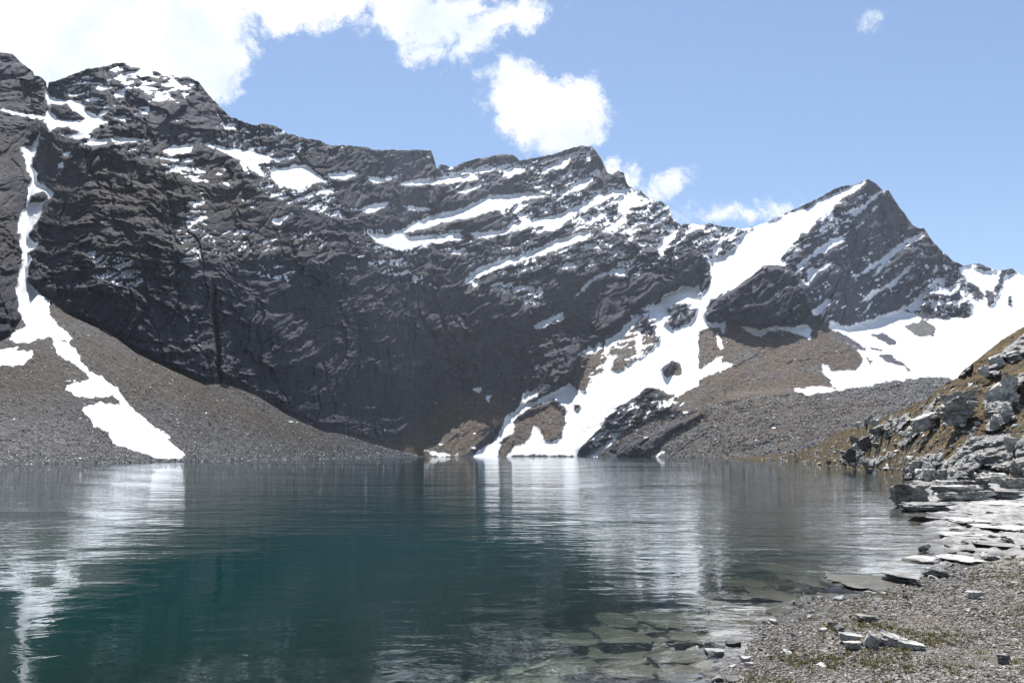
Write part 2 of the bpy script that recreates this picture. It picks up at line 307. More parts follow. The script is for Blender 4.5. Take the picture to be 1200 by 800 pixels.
# ------------------------------------------------------------------ solving for the lie of the land: u = ln(distance)
fy_ = np.pi*np.arange(NY)/NY; fx_ = np.pi*np.arange(NX)/NX
def dct2(a):
    b = np.concatenate([a, a[::-1]], 0); b = np.concatenate([b, b[:, ::-1]], 1); return np.fft.rfft2(b)
_ky = 2-2*np.cos(2*np.pi*np.fft.fftfreq(2*NY)); _kx = 2-2*np.cos(2*np.pi*np.fft.rfftfreq(2*NX))
def solve(slope_deg, lam=0.10, lat=None):
    """slope field -> u with du/dy as asked and as little sideways change as possible"""
    s = np.maximum(np.tan(np.radians(slope_deg)), Tg+0.16)
    gph = (1.0/F)/(s-Tg)                                    # d ln D per row upwards
    gh = np.zeros_like(gph); gh[:-1] = 0.5*(gph[:-1]+gph[1:])
    div = gh.copy(); div[1:] -= gh[:-1]                     # divergence, Neumann borders
    if lat is not None:
        lh = np.zeros_like(lat); lh[:, :-1] = 0.5*(lat[:, :-1]+lat[:, 1:]); dv = lh.copy(); dv[:, 1:] -= lh[:, :-1]; div = div+lam*dv
    Fd = dct2(div); den = _ky[:, None]+lam*_kx[None, :]; den[0, 0] = 1
    U = -Fd/den; U[0, 0] = 0
    return np.fft.irfft2(U, s=(2*NY, 2*NX))[:NY, :NX]
def samp(fld, x, y):
    x = np.clip(np.asarray(x, float)-X0, 0, NX-1.001); y = np.clip(Y1-np.asarray(y, float), 0, NY-1.001)
    xi = x.astype(int); yi = y.astype(int); fx = x-xi; fy = y-yi
    return (fld[yi, xi]*(1-fx)*(1-fy)+fld[yi, xi+1]*fx*(1-fy)+fld[yi+1, xi]*(1-fx)*fy+fld[yi+1, xi+1]*fx*fy)
def line(pts, x): p = np.array(pts, float); return np.interp(x, p[:, 0], p[:, 1])

def plates(x, y, sx, sy, seed):
    """flat tilted slabs with cracks: nearest of jittered cells"""
    r = np.random.RandomState(seed); T = r.rand(64, 64, 5); u = x/sx+0.25*y/sy; v = y/sy; wq = fbm(x/sx*.8, y/sy*.8, seed*1.7, 3, .6, seed=106); u = u+wq*1.1; v = v-wq*.9
    ui = np.floor(u).astype(int); vi = np.floor(v).astype(int); best = np.full(x.shape, 1e9); h = np.zeros(x.shape); b2 = best.copy()
    for dx in (-1, 0, 1):
        for dy in (-1, 0, 1):
            c = T[(ui+dx) % 64, (vi+dy) % 64]; cx = ui+dx+c[..., 0]; cy = vi+dy+c[..., 1]
            d = np.abs(u-cx)*0.9+np.abs(v-cy)+0.3*np.hypot(u-cx, v-cy); hh = c[..., 2]+(c[..., 3]-.5)*(u-cx)*.8+(c[..., 4]-.5)*(v-cy)*.8
            m = d < best; b2 = np.where(m, best, np.minimum(b2, d)); h = np.where(m, hh, h); best = np.where(m, d, best)
    return h, np.clip((b2-best)*6, 0, 1)
class Land:
    def __init__(s, u, base, baseD, keep=25.0):
        yb = line(base, gx); D0 = np.exp(np.interp(gx, [p[0] for p in baseD], np.log([p[1] for p in baseD]))) if not callable(baseD) else baseD(gx)
        c = np.log(D0)-samp(u, gx, yb); cs = gauss(c, 9)
        w = np.exp(-np.clip((yb[None, :]-PYg), 0, None)/keep)
        s.u = u+w*c[None, :]+(1-w)*cs[None, :]; s.disp = np.zeros_like(u)
    def D(s, x, y): return np.exp(samp(s.u, x, y))+samp(s.disp, x, y)
    def pos(s, x, y):
        D = s.D(x, y); return np.stack([(x-CX)/F*D, D, CAMH+(HY-y)/F*D], -1)
def mesh_from(name, V, faces, attrs, mat, smooth=True):
    me = bpy.data.meshes.new(name); V = np.ascontiguousarray(V, np.float32).reshape(-1, 3); faces = np.ascontiguousarray(faces, np.int32)
    me.vertices.add(len(V)); me.vertices.foreach_set('co', V.ravel())
    n, k = faces.shape; me.loops.add(n*k); me.loops.foreach_set('vertex_index', faces.ravel())
    me.polygons.add(n); me.polygons.foreach_set('loop_start', np.arange(0, n*k, k, dtype=np.int32)); me.polygons.foreach_set('loop_total', np.full(n, k, np.int32))
    me.polygons.foreach_set('use_smooth', np.full(n, smooth, bool)); me.update(calc_edges=True)
    for an, av in attrs.items():
        a = me.attributes.new(an, 'FLOAT', 'POINT'); a.data.foreach_set('value', np.ascontiguousarray(av, np.float32).ravel())
    me.materials.append(mat); o = bpy.data.objects.new(name, me); sc.collection.objects.link(o); return o
def grid_faces(nr, nc, flip=False):
    i = np.arange(nr*nc).reshape(nr, nc); a, b, c, d = i[:-1, :-1], i[:-1, 1:], i[1:, 1:], i[1:, :-1]
    q = (a, b, c, d) if not flip else (a, d, c, b); return np.stack([k.ravel() for k in q], 1)
def tag(o, label=None, cat=None, group=None, kind=None):
    if label: o['label'] = label
    if cat: o['category'] = cat
    if group: o['group'] = group
    if kind: o['kind'] = kind
    return o

def build_land(name, land, xs, base, crest, nrows, fields, mat, jag=1.9, back=0.9, seed=0):
    yb = line(base, xs); yc = line(crest, xs)
    yc = yc+jag*(fbm(xs/7.0, 0.3+seed, 0, 5, 0.6, seed=seed, ridged=True)-0.35)
    v = np.linspace(0, 1, nrows)[:, None]; Y = yb[None]*(1-v)+yc[None]*v; X = np.repeat(xs[None], nrows, 0)
    Pm = land.pos(X, Y); A = {k: samp(f, X, Y) for k, f in fields.items()}
    top = Pm[-1]; ext = []; ex = {k: [] for k in A}
    H = np.maximum(top[:, 2:3], 1.0)
    for j in range(1, 9):
        k = (j/8.0)**1.3; dirv = top.copy(); dirv[:, 2] = 0; dirv /= np.linalg.norm(dirv, axis=1)[:, None]
        q = top+dirv*H*back*k*1.2; q[:, 2] = top[:, 2]-(H[:, 0]+3)*k
        nn = fbm(q[:, 0]*0.02, q[:, 1]*0.02, q[:, 2]*0.02, 4, seed=seed+1)*H[:, 0]*0.06*min(1, j/2.0); q[:, 2] += nn-abs(nn).max()*0.5*(j/8); ext.append(q)
        for kk in A: ex[kk].append(A[kk][-1])
    Pm = np.concatenate([Pm, np.array(ext)], 0)
    A = {k: np.concatenate([A[k], np.array(ex[k])], 0) for k in A}
    return mesh_from(name, Pm, grid_faces(Pm.shape[0], Pm.shape[1]), A, mat)

def rocky(land, amp, rockw, seed=0, dip=(0.4, 0.4)):
    """real relief, metres along the line of survey: buttresses, broken facets, beds that rise to the right, chips"""
    D = np.exp(land.u); dp = smooth01(0, 1, (PXg-100)/450.0); dip = dip[0]*(1-dp)+dip[1]*dp
    x = (PXg*.85).astype(np.float32); z = ((Y1-PYg)*.85).astype(np.float32); y = (gauss(D, 6)*.05).astype(np.float32)
    wx = fbm(x*.011, y*.011, z*.011, 3, seed=seed+9)
    xw_ = x+wx*26; zr = z-dip*(x-300)+wx*22+fbm(x*.04, 0.5, z*.04, 3, seed=seed+8)*7
    big = fbm(x*.010, y*.006, z*.008, 3, 0.5, seed=seed, ridged=True)
    but = fbm(xw_*.036, y*.03, z*.011, 4, 0.55, seed=seed+4, ridged=True)
    mid = fbm(xw_*.05, y*.03, zr*.09, 5, 0.6, seed=seed+2, ridged=True)
    p1, e1 = plates(xw_, zr, 52, 24, seed+21); p2, e2 = plates(xw_+wx*9+5, zr, 19, 9.5, seed+22); p3, e3 = plates(x+3, zr+wx*5, 8, 4.2, seed+23); p4, e4 = plates(x, z-dip*.5*x, 3.8, 2.6, seed+24)
    hi = fbm(x*.30, y*.3, zr*.42, 4, .65, seed=seed+7)
    patch = smooth01(-.3, .35, fbm(x*.02, 3.0, z*.02, 3, seed=seed+6))
    q = zr/13.0; saw = np.abs((q % 1.0)-0.35)
    var = .18+1.1*smooth01(-.35, .4, fbm(x*.009+3, 1.0, z*.013, 3, .6, seed=seed+12)); crk = np.exp(-(fbm(x*.03+wx*1.5, 2.0, z*.006, 3, .5, seed=seed+13)/.025)**2)+.6*np.exp(-(fbm(x*.02+wx, 7.0, zr*.045, 3, .5, seed=seed+14)/.03)**2)
    n = crk*.55-(big*1.5+but*0.8+mid*0.6*var)+(p1-.5)*1.1+(p2-.5)*.8*(.4+.6*patch)*var+(p3-.5)*.30*var+(p4-.5)*.18*var-(1-e2)*.16*patch-(1-e3)*.09-hi*.26*var+saw*.7*(1-patch)
    land.disp = land.disp+amp*n*rockw*np.clip(D/850, .28, 1.7)
print('fields ready')
# ================================================================== lie of the land
rnd = np.random.RandomState(11)
below = 40.0
# --- scree slope on the left
TAL_BASE = [(-110,546),(0,545.3),(100,544.4),(215,542.5),(300,540.4),(400,537.6),(490,535.5),(500,535.3)]
TAL_D = [(-110,185),(0,200),(100,215),(215,260),(300,330),(400,490),(490,800),(500,830)]
TAL_CREST = [(-110,398),(0,400),(12,394),(26,372),(35,356),(45,345),(59,350),(75,366),(100,378),(128,390),(160,414),(200,433),(240,451),(262,449),(300,463),(340,488),(380,506),(400,508),(440,521),(475,530),(496,534.5),(500,534.6)]
dcr = line(TAL_CREST, gx)[None, :]
a = np.full(PXg.shape, 33.0)+3.5*fbm(PXg/50, PYg/30, 2, 3, seed=12)-2.5*smooth01(480, 540, PYg)
tal = Land(solve(a, 0.12), TAL_BASE, TAL_D)
Dt = np.exp(tal.u); xw, zw = (PXg-CX)/F*Dt, CAMH+Tg*Dt
gul = fbm((PXg+PYg*1.1)/14.0, (PYg-PXg*.7)/150.0, 1, 3, seed=14)
tal.disp += -(fbm(xw*.05, Dt*.05, zw*.05, 3, seed=15)*1.6+gul*0.8+fbm(xw*.5, Dt*.5, zw*.5, 4, .65, seed=16)*0.75)*np.where(snow > 0, .25, 1.0)*(Dt/300)
scr_one = np.ones(PXg.shape)
tal_brown = smooth01(-.1, .5, gul+.4*nz1)*.35+.75*zone([('D',[(150,240),(400,330),(800,560),(1185,720),(1185,790),(900,700),(600,600),(470,600),(330,500),(240,390)]),('D',[(-50,480),(120,380),(240,470),(290,560),(60,620),(-50,560)])], 14)

# --- valley, moraine, peak on the right
VAL_BASE = [(540,535.2),(700,535.6),(870,536.6),(940,537),(1310,538)]
VAL_D = [(540,850),(600,900),(700,830),(870,640),(940,600),(1310,560)]
VAL_CREST = [(540,534),(548,530),(575,505),(588,492),(591,484),(605,477),(611,468),(613,458),(630,449),(650,451),(668,445),(680,418),(675,412),(700,401),(740,369),(756,355),(775,343),(788,300),(800,262),(812,262),(822,264),(832,261),(845,265),(857,266),(870,268),(890,264),(907,256),(922,249),(940,241),(960,231),(975,223),(985,218),(1000,216),(1008,213),(1017,209.5),(1026,214),(1034,222),(1042,223),(1050,237),(1060,250),(1070,264),(1076,267),(1083,267),(1092,281),(1105,295),(1118,306),(1130,311),(1148,308),(1160,314),(1172,317),(1186,314),(1196,322),(1205,324),(1250,300),(1310,290)]
mor_top = [(540,600),(690,540),(705,520),(760,492),(850,470),(870,466),(930,462),(985,458),(1050,446),(1090,441),(1125,441),(1310,445)]
mt = line(mor_top, gx)[None, :]
a = 57.0+5*fbm(PXg/40, PYg/30, 0, 3, seed=21)
sn = gauss(smooth01(-2, 3, snow), 1.6)
a = a*(1-sn)+32*sn
basin = zone([('G',[(480,350),(560,340),(660,320),(760,290),(1000,300),(1200,230),(1500,100),(1500,700),(380,560)])], 8)
a = a*(1-basin)+19*basin
ridge_sn = zone([('G',[(960,100),(1600,20),(1600,330),(1000,300)])], 6); a = a*(1-ridge_sn)+33*ridge_sn
cone = zone([('G',[(-80,560),(-20,440),(80,330),(160,320),(300,360),(450,330),(510,340),(640,440),(600,490),(530,550),(390,560),(200,650),(0,650)]),('E',[(800,560),(850,430),(1000,330),(1110,350),(1060,430),(960,490),(870,560)]),
  ('E',[(535,800),(560,720),(600,650),(740,585),(790,640),(760,720),(600,750),(570,800)])], 6)
a = a*(1-cone)+34*cone
moraine = smooth01(-3, 4, PYg-mt+nz1*3)
a = a*(1-moraine)+(23+7*fbm(PXg/30, PYg/8, 0, 4, seed=22))*moraine
lip = np.exp(-((PYg-(mt-5))/4.0)**2)*(PXg > 850); a = a*(1-lip)+9*lip
crag = zone([('E',[(900,800),(930,755),(1050,720),(1100,690),(1230,640),(1250,610),(1260,640),(1130,720),(1060,800)])], 3)      # dark undercut slabs above the water
a = a*(1-crag)+68*crag
# the peak: left flank runs towards us, right flank falls away
pk = zone([('C',[(440,800),(640,610),(860,800),(1000,1100),(700,1160),(430,1100),(380,900)])], 10)
lat = -0.0006*pk
butt = zone([('G',[(80,300),(110,235),(170,205),(250,150),(290,120),(350,125),(400,150),(430,200),(460,300),(430,325),(270,335),(150,318)])], 4)
a = a*(1-butt)+66*butt
val = Land(solve(a, 0.10, lat), VAL_BASE, VAL_D)
rockw = np.clip(1-sn, 0.12, 1)*(1-0.8*np.clip(moraine+cone+basin*.6, 0, 1))*smooth01(2, 16, line(VAL_BASE, gx)[None, :]-PYg)
rockw = np.maximum(rockw, crag*0.6)
rocky(val, 9.0, rockw, seed=30, dip=(.55, .55))
Dv = np.exp(val.u); xw, zw = (PXg-CX)/F*Dv, CAMH+Tg*Dv
val.disp += -(fbm(xw*.02, Dv*.03, zw*.03, 3, seed=25)*8+fbm(xw*.16, Dv*.16, zw*.16, 4, .62, seed=26)*3.4)*moraine*(1-crag)*smooth01(0, 10, line(VAL_BASE, gx)[None, :]-PYg)
val.disp += -fbm(xw*.2, Dv*.2, zw*.2, 3, .6, seed=27)*1.1*cone
val.disp += -butt*14*smooth01(0, 1, butt)

# --- the great wall
WALL_CREST = [(-110,40),(-60,52),(0,61),(14,63),(25,73),(39,84),(40,88),(49,90),(54,96),(55.5,106),(57,97),(78,90),(101,81),(125,77),(135,74),(145,73),(153,78),(175,81),(189,86),(202,88),(221,90),(233,96),(241,107),(256,123),(270,137),(287,143),(299,147),(309,144),(324,148),(337,156),(358,162),(375,164),(385,169.5),(388,170),(400,170),(430,172),(437,175),(478,176),(489,175.5),(505,176),(508,184),(512,198),(516,192),(523,193),(527,197),(530,196),(545,189),(569,184),(594,180),(603,182),(609,188),(630,184),(646,181),(667,174),(680,170.5),(694,171.5),(700,179),(707,191),(712,202),(717,204),(724,200),(731,202.5),(734,213),(738,219),(751,223),(761,233),(770,236),(775,236),(783,241),(788,256),(796,262),(804,268),(813,279),(825,289),(834,301)]
def wall_base_y(x):
    t = line(TAL_CREST, x)+3; v = line([(p[0], p[1]+3) for p in VAL_CREST[:17]]+[(775,346),(800,337),(810,327),(822,315),(834,305)], x)
    return np.where(x < 497, t, np.where(x < 545, 535.4, v))
wb = wall_base_y(gx)
def wall_D(x):
    y = wall_base_y(x)
    dt = tal.D(x, y)*1.03; dv = val.D(x, y)*1.004; sh = np.interp(x, [490, 548], [835, 870])
    return gauss(np.where(x < 490, dt, np.where(x < 548, sh, dv)), 4)
a = 61+6*fbm(PXg/45, PYg/35, 3, 3, seed=41)
low = zone([('P',[(60,300),(130,280),(330,280),(470,300),(560,330),(700,380),(800,320),(836,300),(836,350),(600,540),(100,540),(20,380)])], 18)
a = a*(1-low)+70*low
mids = zone([('P',[(95,165),(330,180),(440,250),(420,300),(250,300),(110,250)])], 16); a = a*(1-mids)+58*mids
lft = zone([('A',[(170,300),(430,200),(700,280),(640,340),(420,480),(300,400)])], 10); a = a*(1-lft)+54*lft
nf_ = zone([('P',[(470,545),(520,470),(600,430),(680,385),(750,345),(770,350),(620,480),(560,545)])], 10); a = a*(1-nf_)+48*nf_
tal2 = zone([('E',[(0,720),(200,740),(400,560),(560,560),(590,640),(520,740),(420,800),(0,800)])], 6); a = a*(1-tal2)+37*tal2
led = np.clip(gauss(np.maximum(nzs-0.16, 0)*5, 1.0), 0, 1)*(PYg < 330)*smooth01(300, 420, PXg); a = a*(1-led*.8)+38*led*.8
gz_ = zone([('P',[(-110,120),(90,120),(75,200),(60,260),(60,350),(90,400),(-110,400)])], 8); a = a*(1-gz_)+50*gz_
sn2 = gauss(smooth01(-2, 2.5, snow), 1.5); a = a*(1-sn2)+30*sn2
wall = Land(solve(a, 0.10), list(zip(gx, wb)), wall_D, 12)
above = smooth01(0, 14, wb[None, :]-PYg)
rw = np.clip(1-sn2, 0.10, 1)*(1-0.75*tal2)*above*(1+.45*low)
rocky(wall, 7.5, rw, seed=50, dip=(.02, .36))
cren = .55*np.exp(-(((PXg-254-(PYg-400)*0.07-3*fbm(PYg/22, PYg*0+1, 0, 3, seed=77))/2.6)**2))*smooth01(320, 350, PYg)*smooth01(460, 430, PYg); wall.disp += cren*16
wall.disp += -fbm(PXg/6, PYg/6, 3, 3, seed=55)*1.5*tal2*above
print('solved')

# ------------------------------------------------------------------ mountain materials
def mountain_mat(name, grain=0.6):
    m, g, out = material(name); geo = g.node('ShaderNodeNewGeometry'); P = geo.outputs['Position']
    s_at = g.attr('snow'); scr = g.attr('scree'); br = g.attr('brown')
    n1 = g.noise(P, 0.012, 8, 0.6); n2 = g.noise(P, 0.09, 10, 0.66)
    streak = g.noise(g.scaled(P, (1, 1, 0.14)), 0.30, 6, 0.6)
    rot = g.node('ShaderNodeVectorRotate', rotation_type='Y_AXIS'); g.put(rot.inputs['Vector'], P); rot.inputs['Angle'].default_value = -0.36
    beds = g.noise(g.scaled(rot.outputs[0], (0.12, 0.2, 1.0)), 0.25, 7, 0.65, 0.4)
    rock = g.mix(g.mapr(n2, 0.36, 0.66), (0.018, 0.020, 0.028), (0.088, 0.089, 0.104))
    rock = g.mix(g.mapr(streak, 0.52, 0.72, 0, 0.5), rock, (0.135, 0.135, 0.15))
    rock = g.mix(g.mapr(g.noise(P, 0.006, 4, 0.6), 0.40, 0.62, 0, 0.55), rock, g.mix(n2, (0.07, 0.068, 0.078), (0.16, 0.15, 0.155)))
    rock = g.mix(g.mapr(g.noise(g.scaled(P, (1, 1, 0.2)), 0.035, 5, 0.6), 0.56, 0.68, 0, 0.6), rock, (0.022, 0.023, 0.028))
    pst = g.mapr(g.m('MULTIPLY', g.attr('pale'), g.noise(g.scaled(P, (1, 1, 0.45)), 0.12, 9, 0.72)), 0.30, 0.52, 0, 0.75)
    rock = g.mix(pst, rock, g.mix(n2, (0.10, 0.09, 0.09), (0.24, 0.205, 0.185)))
    rock = g.mix(g.mapr(beds, 0.40, 0.30, 0, 0.6), rock, (0.018, 0.018, 0.022))
    rock = g.mix(g.mapr(n1, 0.52, 0.70, 0, 0.35), rock, (0.115, 0.092, 0.074))
    grass = g.mix(g.mapr(n2, 0.4, 0.6), (0.034, 0.028, 0.024), (0.100, 0.076, 0.054))
    rock = g.mix(g.m('MULTIPLY', br, g.mapr(g.noise(P, 0.05, 8, 0.7), 0.34, 0.52)), rock, grass)
    v = g.voro(P, grain*1.6, out='Color'); sp = g.node('ShaderNodeSeparateColor'); g.put(sp.inputs[0], v)
    gr = g.noise(P, grain*0.5, 8, 0.75)
    sc1 = g.mix(g.mapr(g.m('ADD', g.m('MULTIPLY', sp.outputs[0], 0.35), gr), 0.42, 0.92), (0.022, 0.021, 0.022), (0.215, 0.21, 0.21))
    sc2 = g.mix(g.mapr(gr, 0.38, 0.66), (0.058, 0.041, 0.029), (0.185, 0.134, 0.092))
    scc = g.mix(g.m('MULTIPLY', br, g.mapr(g.noise(P, 0.03, 5, 0.6), 0.3, 0.5)), sc1, sc2)
    rock = g.mix(1.0, rock, (0.68, 0.76, 1.04), 'MULTIPLY')
    fr_ = g.m('MULTIPLY', g.attr('shore_glare'), g.mapr(gr, 0.40, 0.66, 0.15, 1.0))
    scc = g.mix(fr_, scc, (0.36, 0.355, 0.36))  # sun glare on the scree, painted as a paler colour
    col = g.mix(scr, rock, scc)
    sf = g.mapr(g.m('ADD', s_at, g.m('ADD', g.m('MULTIPLY', g.m('SUBTRACT', g.noise(P, 0.45, 7, 0.78), 0.5), 9.0), g.m('MULTIPLY', g.m('SUBTRACT', g.noise(P, 0.09, 5, 0.6), 0.5), 7.0))), -0.45, 0.45, 0, 1, smooth=True)
    dirt = g.mapr(g.noise(P, 0.05, 10, 0.72), 0.46, 0.72, 0, 0.6)
    snowc = g.mix(dirt, (0.80, 0.82, 0.85), (0.40, 0.385, 0.37))
    col = g.mix(sf, col, snowc)
    h = g.m('ADD', g.m('MULTIPLY', g.noise(P, 0.16, 12, 0.76), 1.3), g.m('MULTIPLY', beds, 0.5))
    h = g.m('ADD', h, g.m('MULTIPLY', g.m('MULTIPLY', scr, g.noise(P, grain*0.9, 5, 0.8)), 0.35))
    st = g.mapr(sf, 0, 1, 1.0, 0.22)
    nrm = g.bump(h, st, 5.0)
    principled(g, out, col, g.mapr(sf, 0, 1, 0.78, 0.6), nrm, 0.28); return m
M_mtn = mountain_mat('mountain_rock_and_snow', 0.45)
M_tal = mountain_mat('scree_and_snow', 1.5)

ledges = zone([('E',[(170,480),(200,440),(290,420),(320,470),(230,530),(180,530)]),('E',[(560,380),(620,370),(650,440),(600,480)]),('E',[(720,290),(790,290),(800,400),(730,410)]),('D',[(900,170),(940,190),(960,290),(930,270)]),('D',[(1040,340),(1140,300),(1185,330),(1160,440),(1090,460),(900,490),(980,400)]),('E',[(0,300),(80,320),(60,400),(0,420)]),('D',[(500,320),(740,290),(760,500),(640,480),(520,380)]),('A',[(440,410),(620,420),(600,490),(420,470)]),('E',[(360,420),(420,380),(470,400),(380,470)])], 12)
veg = zone([('A',[(160,480),(540,500),(760,560),(900,640),(1000,800),(150,800)]),('D',[(150,0),(700,0),(1185,0),(1180,60),(620,90),(300,110),(120,60)]),('P',[(-110,150),(12,150),(14,350),(-110,380)])], 20)
veg = np.maximum(veg*0.95, 0.8*zone([('E',[(660,620),(700,600),(760,600),(780,670),(760,720),(700,735)])], 3))
val_brown = np.clip(smooth01(.05, .4, fbm(PXg/30-PYg/30, PYg/9, 1, 4, seed=29))*.8*moraine+cone+zone([('E',[(950,740),(1000,600),(1185,570),(1240,640),(1100,690)]),('G',[(80,560),(250,620),(420,640),(380,720),(100,700),(-60,640)]),('G',[(0,720),(400,560),(700,600),(560,700),(200,800),(0,800)])], 12)*.8, 0, 1)
val_scree = np.clip(np.maximum(moraine*(1-crag*.8), cone)+zone([('G',[(770,330),(830,310),(880,330),(870,370),(800,365)])], 3), 0, 1)*(1-butt)
o = build_land('mountain_peak', val, np.arange(540, 1306, 1.0), VAL_BASE, VAL_CREST, 330, {'snow': snow, 'scree': val_scree, 'brown': val_brown}, M_mtn, seed=60)
tag(o, kind='structure'); VALO = o
xs = np.concatenate([np.arange(-108, 834.5, 1.0)])
wbl = list(zip(gx, wb+2))
o = build_land('mountain_wall', wall, xs, wbl, WALL_CREST, 420, {'snow': snow, 'scree': tal2, 'brown': np.maximum(veg, tal2), 'pale': ledges}, M_mtn, seed=70)
tag(o, kind='structure'); WALLO = o
o = build_land('scree_slope', tal, np.arange(-108, 499, 1.0), [(p[0], p[1]+.6) for p in TAL_BASE], TAL_CREST, 230, {'snow': snow, 'scree': scr_one, 'brown': tal_brown, 'shore_glare': zone([('P',[(-200,470),(60,490),(120,520),(240,515),(330,530),(420,541),(420,560),(-200,560)])], 16)*(.55+.45*np.clip(nzs*3, -1, 1))}, M_tal, jag=0.8, back=0.5, seed=80)  # band by the water has sun glare painted into its colour
tag(o, kind='structure')
print('mountains built')
#@@PART2@@
# ------------------------------------------------------------------ the right-hand hillside
HIL_BASE = [(838,537.2),(870,538.2),(900,539.4),(935,541.6),(960,545.5),(1000,551),(1030,557),(1060,564),(1100,569),(1200,575),(1310,582)]
HIL_D = [(p[0], (CAMH+0.25)*F/(p[1]-HY)) for p in HIL_BASE]
HIL_CREST = [(838,536.6),(870,535.5),(900,533.5),(935,529),(955,521),(987,504),(1010,500),(1040,486),(1060,478),(1085,468),(1105,451),(1122,442),(1128,434),(1145,421),(1160,409),(1172,399),(1185,391),(1200,382),(1310,310)]
a = np.full(PXg.shape, 25.0)+5*fbm(PXg/30, PYg/18, 0, 3, seed=91)
PALE = [('P',[(1100,553),(1108,540),(1125,525),(1137,510),(1150,512),(1165,507),(1185,510),(1187,520),(1190,540),(1180,552),(1165,547),(1148,546),(1140,553),(1120,556)]),
 ('P',[(1152,470),(1170,462),(1185,472),(1190,490),(1172,500),(1165,507),(1155,505),(1158,490)]),
 ('P',[(1080,497),(1072,490),(1085,480),(1100,462),(1104,461),(1090,482),(1096,488)]),
 ('P',[(1152,434),(1162,425),(1175,410),(1202,390),(1202,412),(1187,426),(1175,420),(1165,440),(1155,440)]),
 ('P',[(1160,437),(1172,434),(1172,440),(1164,442)]),
 ('P',[(1124,440),(1139,426),(1137,433),(1128,441)]),('P',[(1168,478),(1176,456),(1202,434),(1202,446),(1187,462)]),
 ('P',[(1058,570),(1062,552),(1075,538),(1090,530),(1108,534),(1112,548),(1140,556),(1205,560),(1205,580),(1100,575)]),
 ('P',[(984,539),(1000,525),(1015,515),(1028,503),(1045,490),(1058,488),(1040,502),(1025,515),(1012,530),(1002,541)]),
 ('P',[(1008,544),(1025,534),(1040,536),(1026,546)]),('P',[(1052,520),(1066,510),(1078,506),(1066,518),(1056,526)]),
 ('P',[(1190,520),(1204,505),(1215,540),(1204,575),(1188,570)]),('P',[(1040,496),(1062,484),(1068,492),(1050,506)])]
pf = union(PALE)+nz1*3.5+fbm(PXg/2.6, PYg/2.6, 7, 3, seed=93)*3.0
spots = (fbm(PXg/4.2, (PYg+PXg*.4)/2.6, 9, 4, .7, seed=94)-0.20)*34-np.clip((line([(940,525),(1200,470)], gx)[None, :]-PYg)*0.04, 0, 3)
pale = np.clip(np.maximum(pf, spots), -8, 8)
a = a+9*smooth01(-1, 3, pf)
under = zone([('P',[(1170,478),(1186,464),(1204,448),(1204,466),(1190,480)]),('P',[(1115,562),(1122,552),(1146,553),(1148,568),(1120,570)]),('P',[(1080,501),(1092,486),(1118,484),(1120,492),(1100,500),(1086,506)])], 1.5)
a = a*(1-under)+84*under
hil = Land(solve(a, 0.15), HIL_BASE, HIL_D, 10)
D = np.exp(hil.u); xw, zw = (PXg-CX)/F*D, CAMH+Tg*D
rk = smooth01(-1.5, 1.5, np.clip(pf, -8, 8)); rk2 = smooth01(-1.5, 1.5, pale)
rr = fbm(xw*.22+zw*.15, D*.16, zw*.5, 5, .55, seed=95, ridged=True); tuft = fbm(xw*1.4, D*1.4, zw*1.4, 4, .6, seed=96)
qq = zw*1.1-xw*0.45+fbm(xw*.2, D*.2, zw*.2, 3, seed=97)*1.5; ss = np.abs((qq % 1)-.4)
hil.disp = (-(rr*1.8+rk*1.0)*(0.35+0.65*rk)+ss*1.7*rk-tuft*0.7*(1-rk)-fbm(xw*.5, D*.5, zw*.8, 4, .6, seed=92)*.5-rk2*.35-fbm(xw*.06, D*.06, zw*.06, 3, seed=98)*1.5)*smooth01(0, 8, line(HIL_BASE, gx)[None, :]-PYg)*np.clip(D/90, .6, 1.6)

def hill_mat():
    m, g, out = material('hillside_turf_and_rock'); geo = g.node('ShaderNodeNewGeometry'); P = geo.outputs['Position']
    n1 = g.noise(P, 0.5, 8, 0.65); n2 = g.noise(P, 3.0, 8, 0.7); n3 = g.noise(P, 0.12, 5, 0.6)
    turf = g.mix(g.mapr(n1, 0.36, 0.64), (0.078, 0.056, 0.027), (0.270, 0.185, 0.082))
    turf = g.mix(g.mapr(n2, 0.44, 0.60, 0, 0.8), turf, (0.045, 0.034, 0.022))
    turf = g.mix(g.mapr(n3, 0.50, 0.66, 0, 0.6), turf, (0.095, 0.100, 0.045))
    turf = g.mix(g.mapr(g.noise(P, 0.9, 3, 0.5), 0.60, 0.72, 0, 0.6), turf, (0.19, 0.10, 0.05))
    beds = g.noise(g.scaled(P, (0.5, 0.5, 3.0)), 1.3, 8, 0.7, 1.5)
    st = g.mix(g.mapr(g.noise(P, 2.2, 10, 0.72), 0.34, 0.62), (0.15, 0.145, 0.145), (0.66, 0.65, 0.63))
    st = g.mix(g.mapr(beds, 0.46, 0.38, 0, 0.75), st, (0.06, 0.058, 0.06))
    f = g.mapr(g.m('ADD', g.attr('pale'), g.m('MULTIPLY', g.m('SUBTRACT', g.noise(P, 1.4, 8, 0.75), 0.5), 9.0)), -0.5, 0.5, smooth=True)
    col = g.mix(f, turf, st)
    h = g.m('ADD', g.m('MULTIPLY', g.noise(P, 1.6, 10, 0.72), 1.0), g.m('MULTIPLY', beds, 0.6))
    principled(g, out, col, g.mapr(f, 0, 1, 0.9, 0.5), g.bump(h, 1.0, 0.9), 0.3); return m
M_hill = hill_mat()
o = build_land('hillside', hil, np.arange(838, 1306, 0.75), HIL_BASE, HIL_CREST, 330, {'pale': pale}, M_hill, jag=1.4, back=0.4, seed=99)
tag(o, kind='structure')

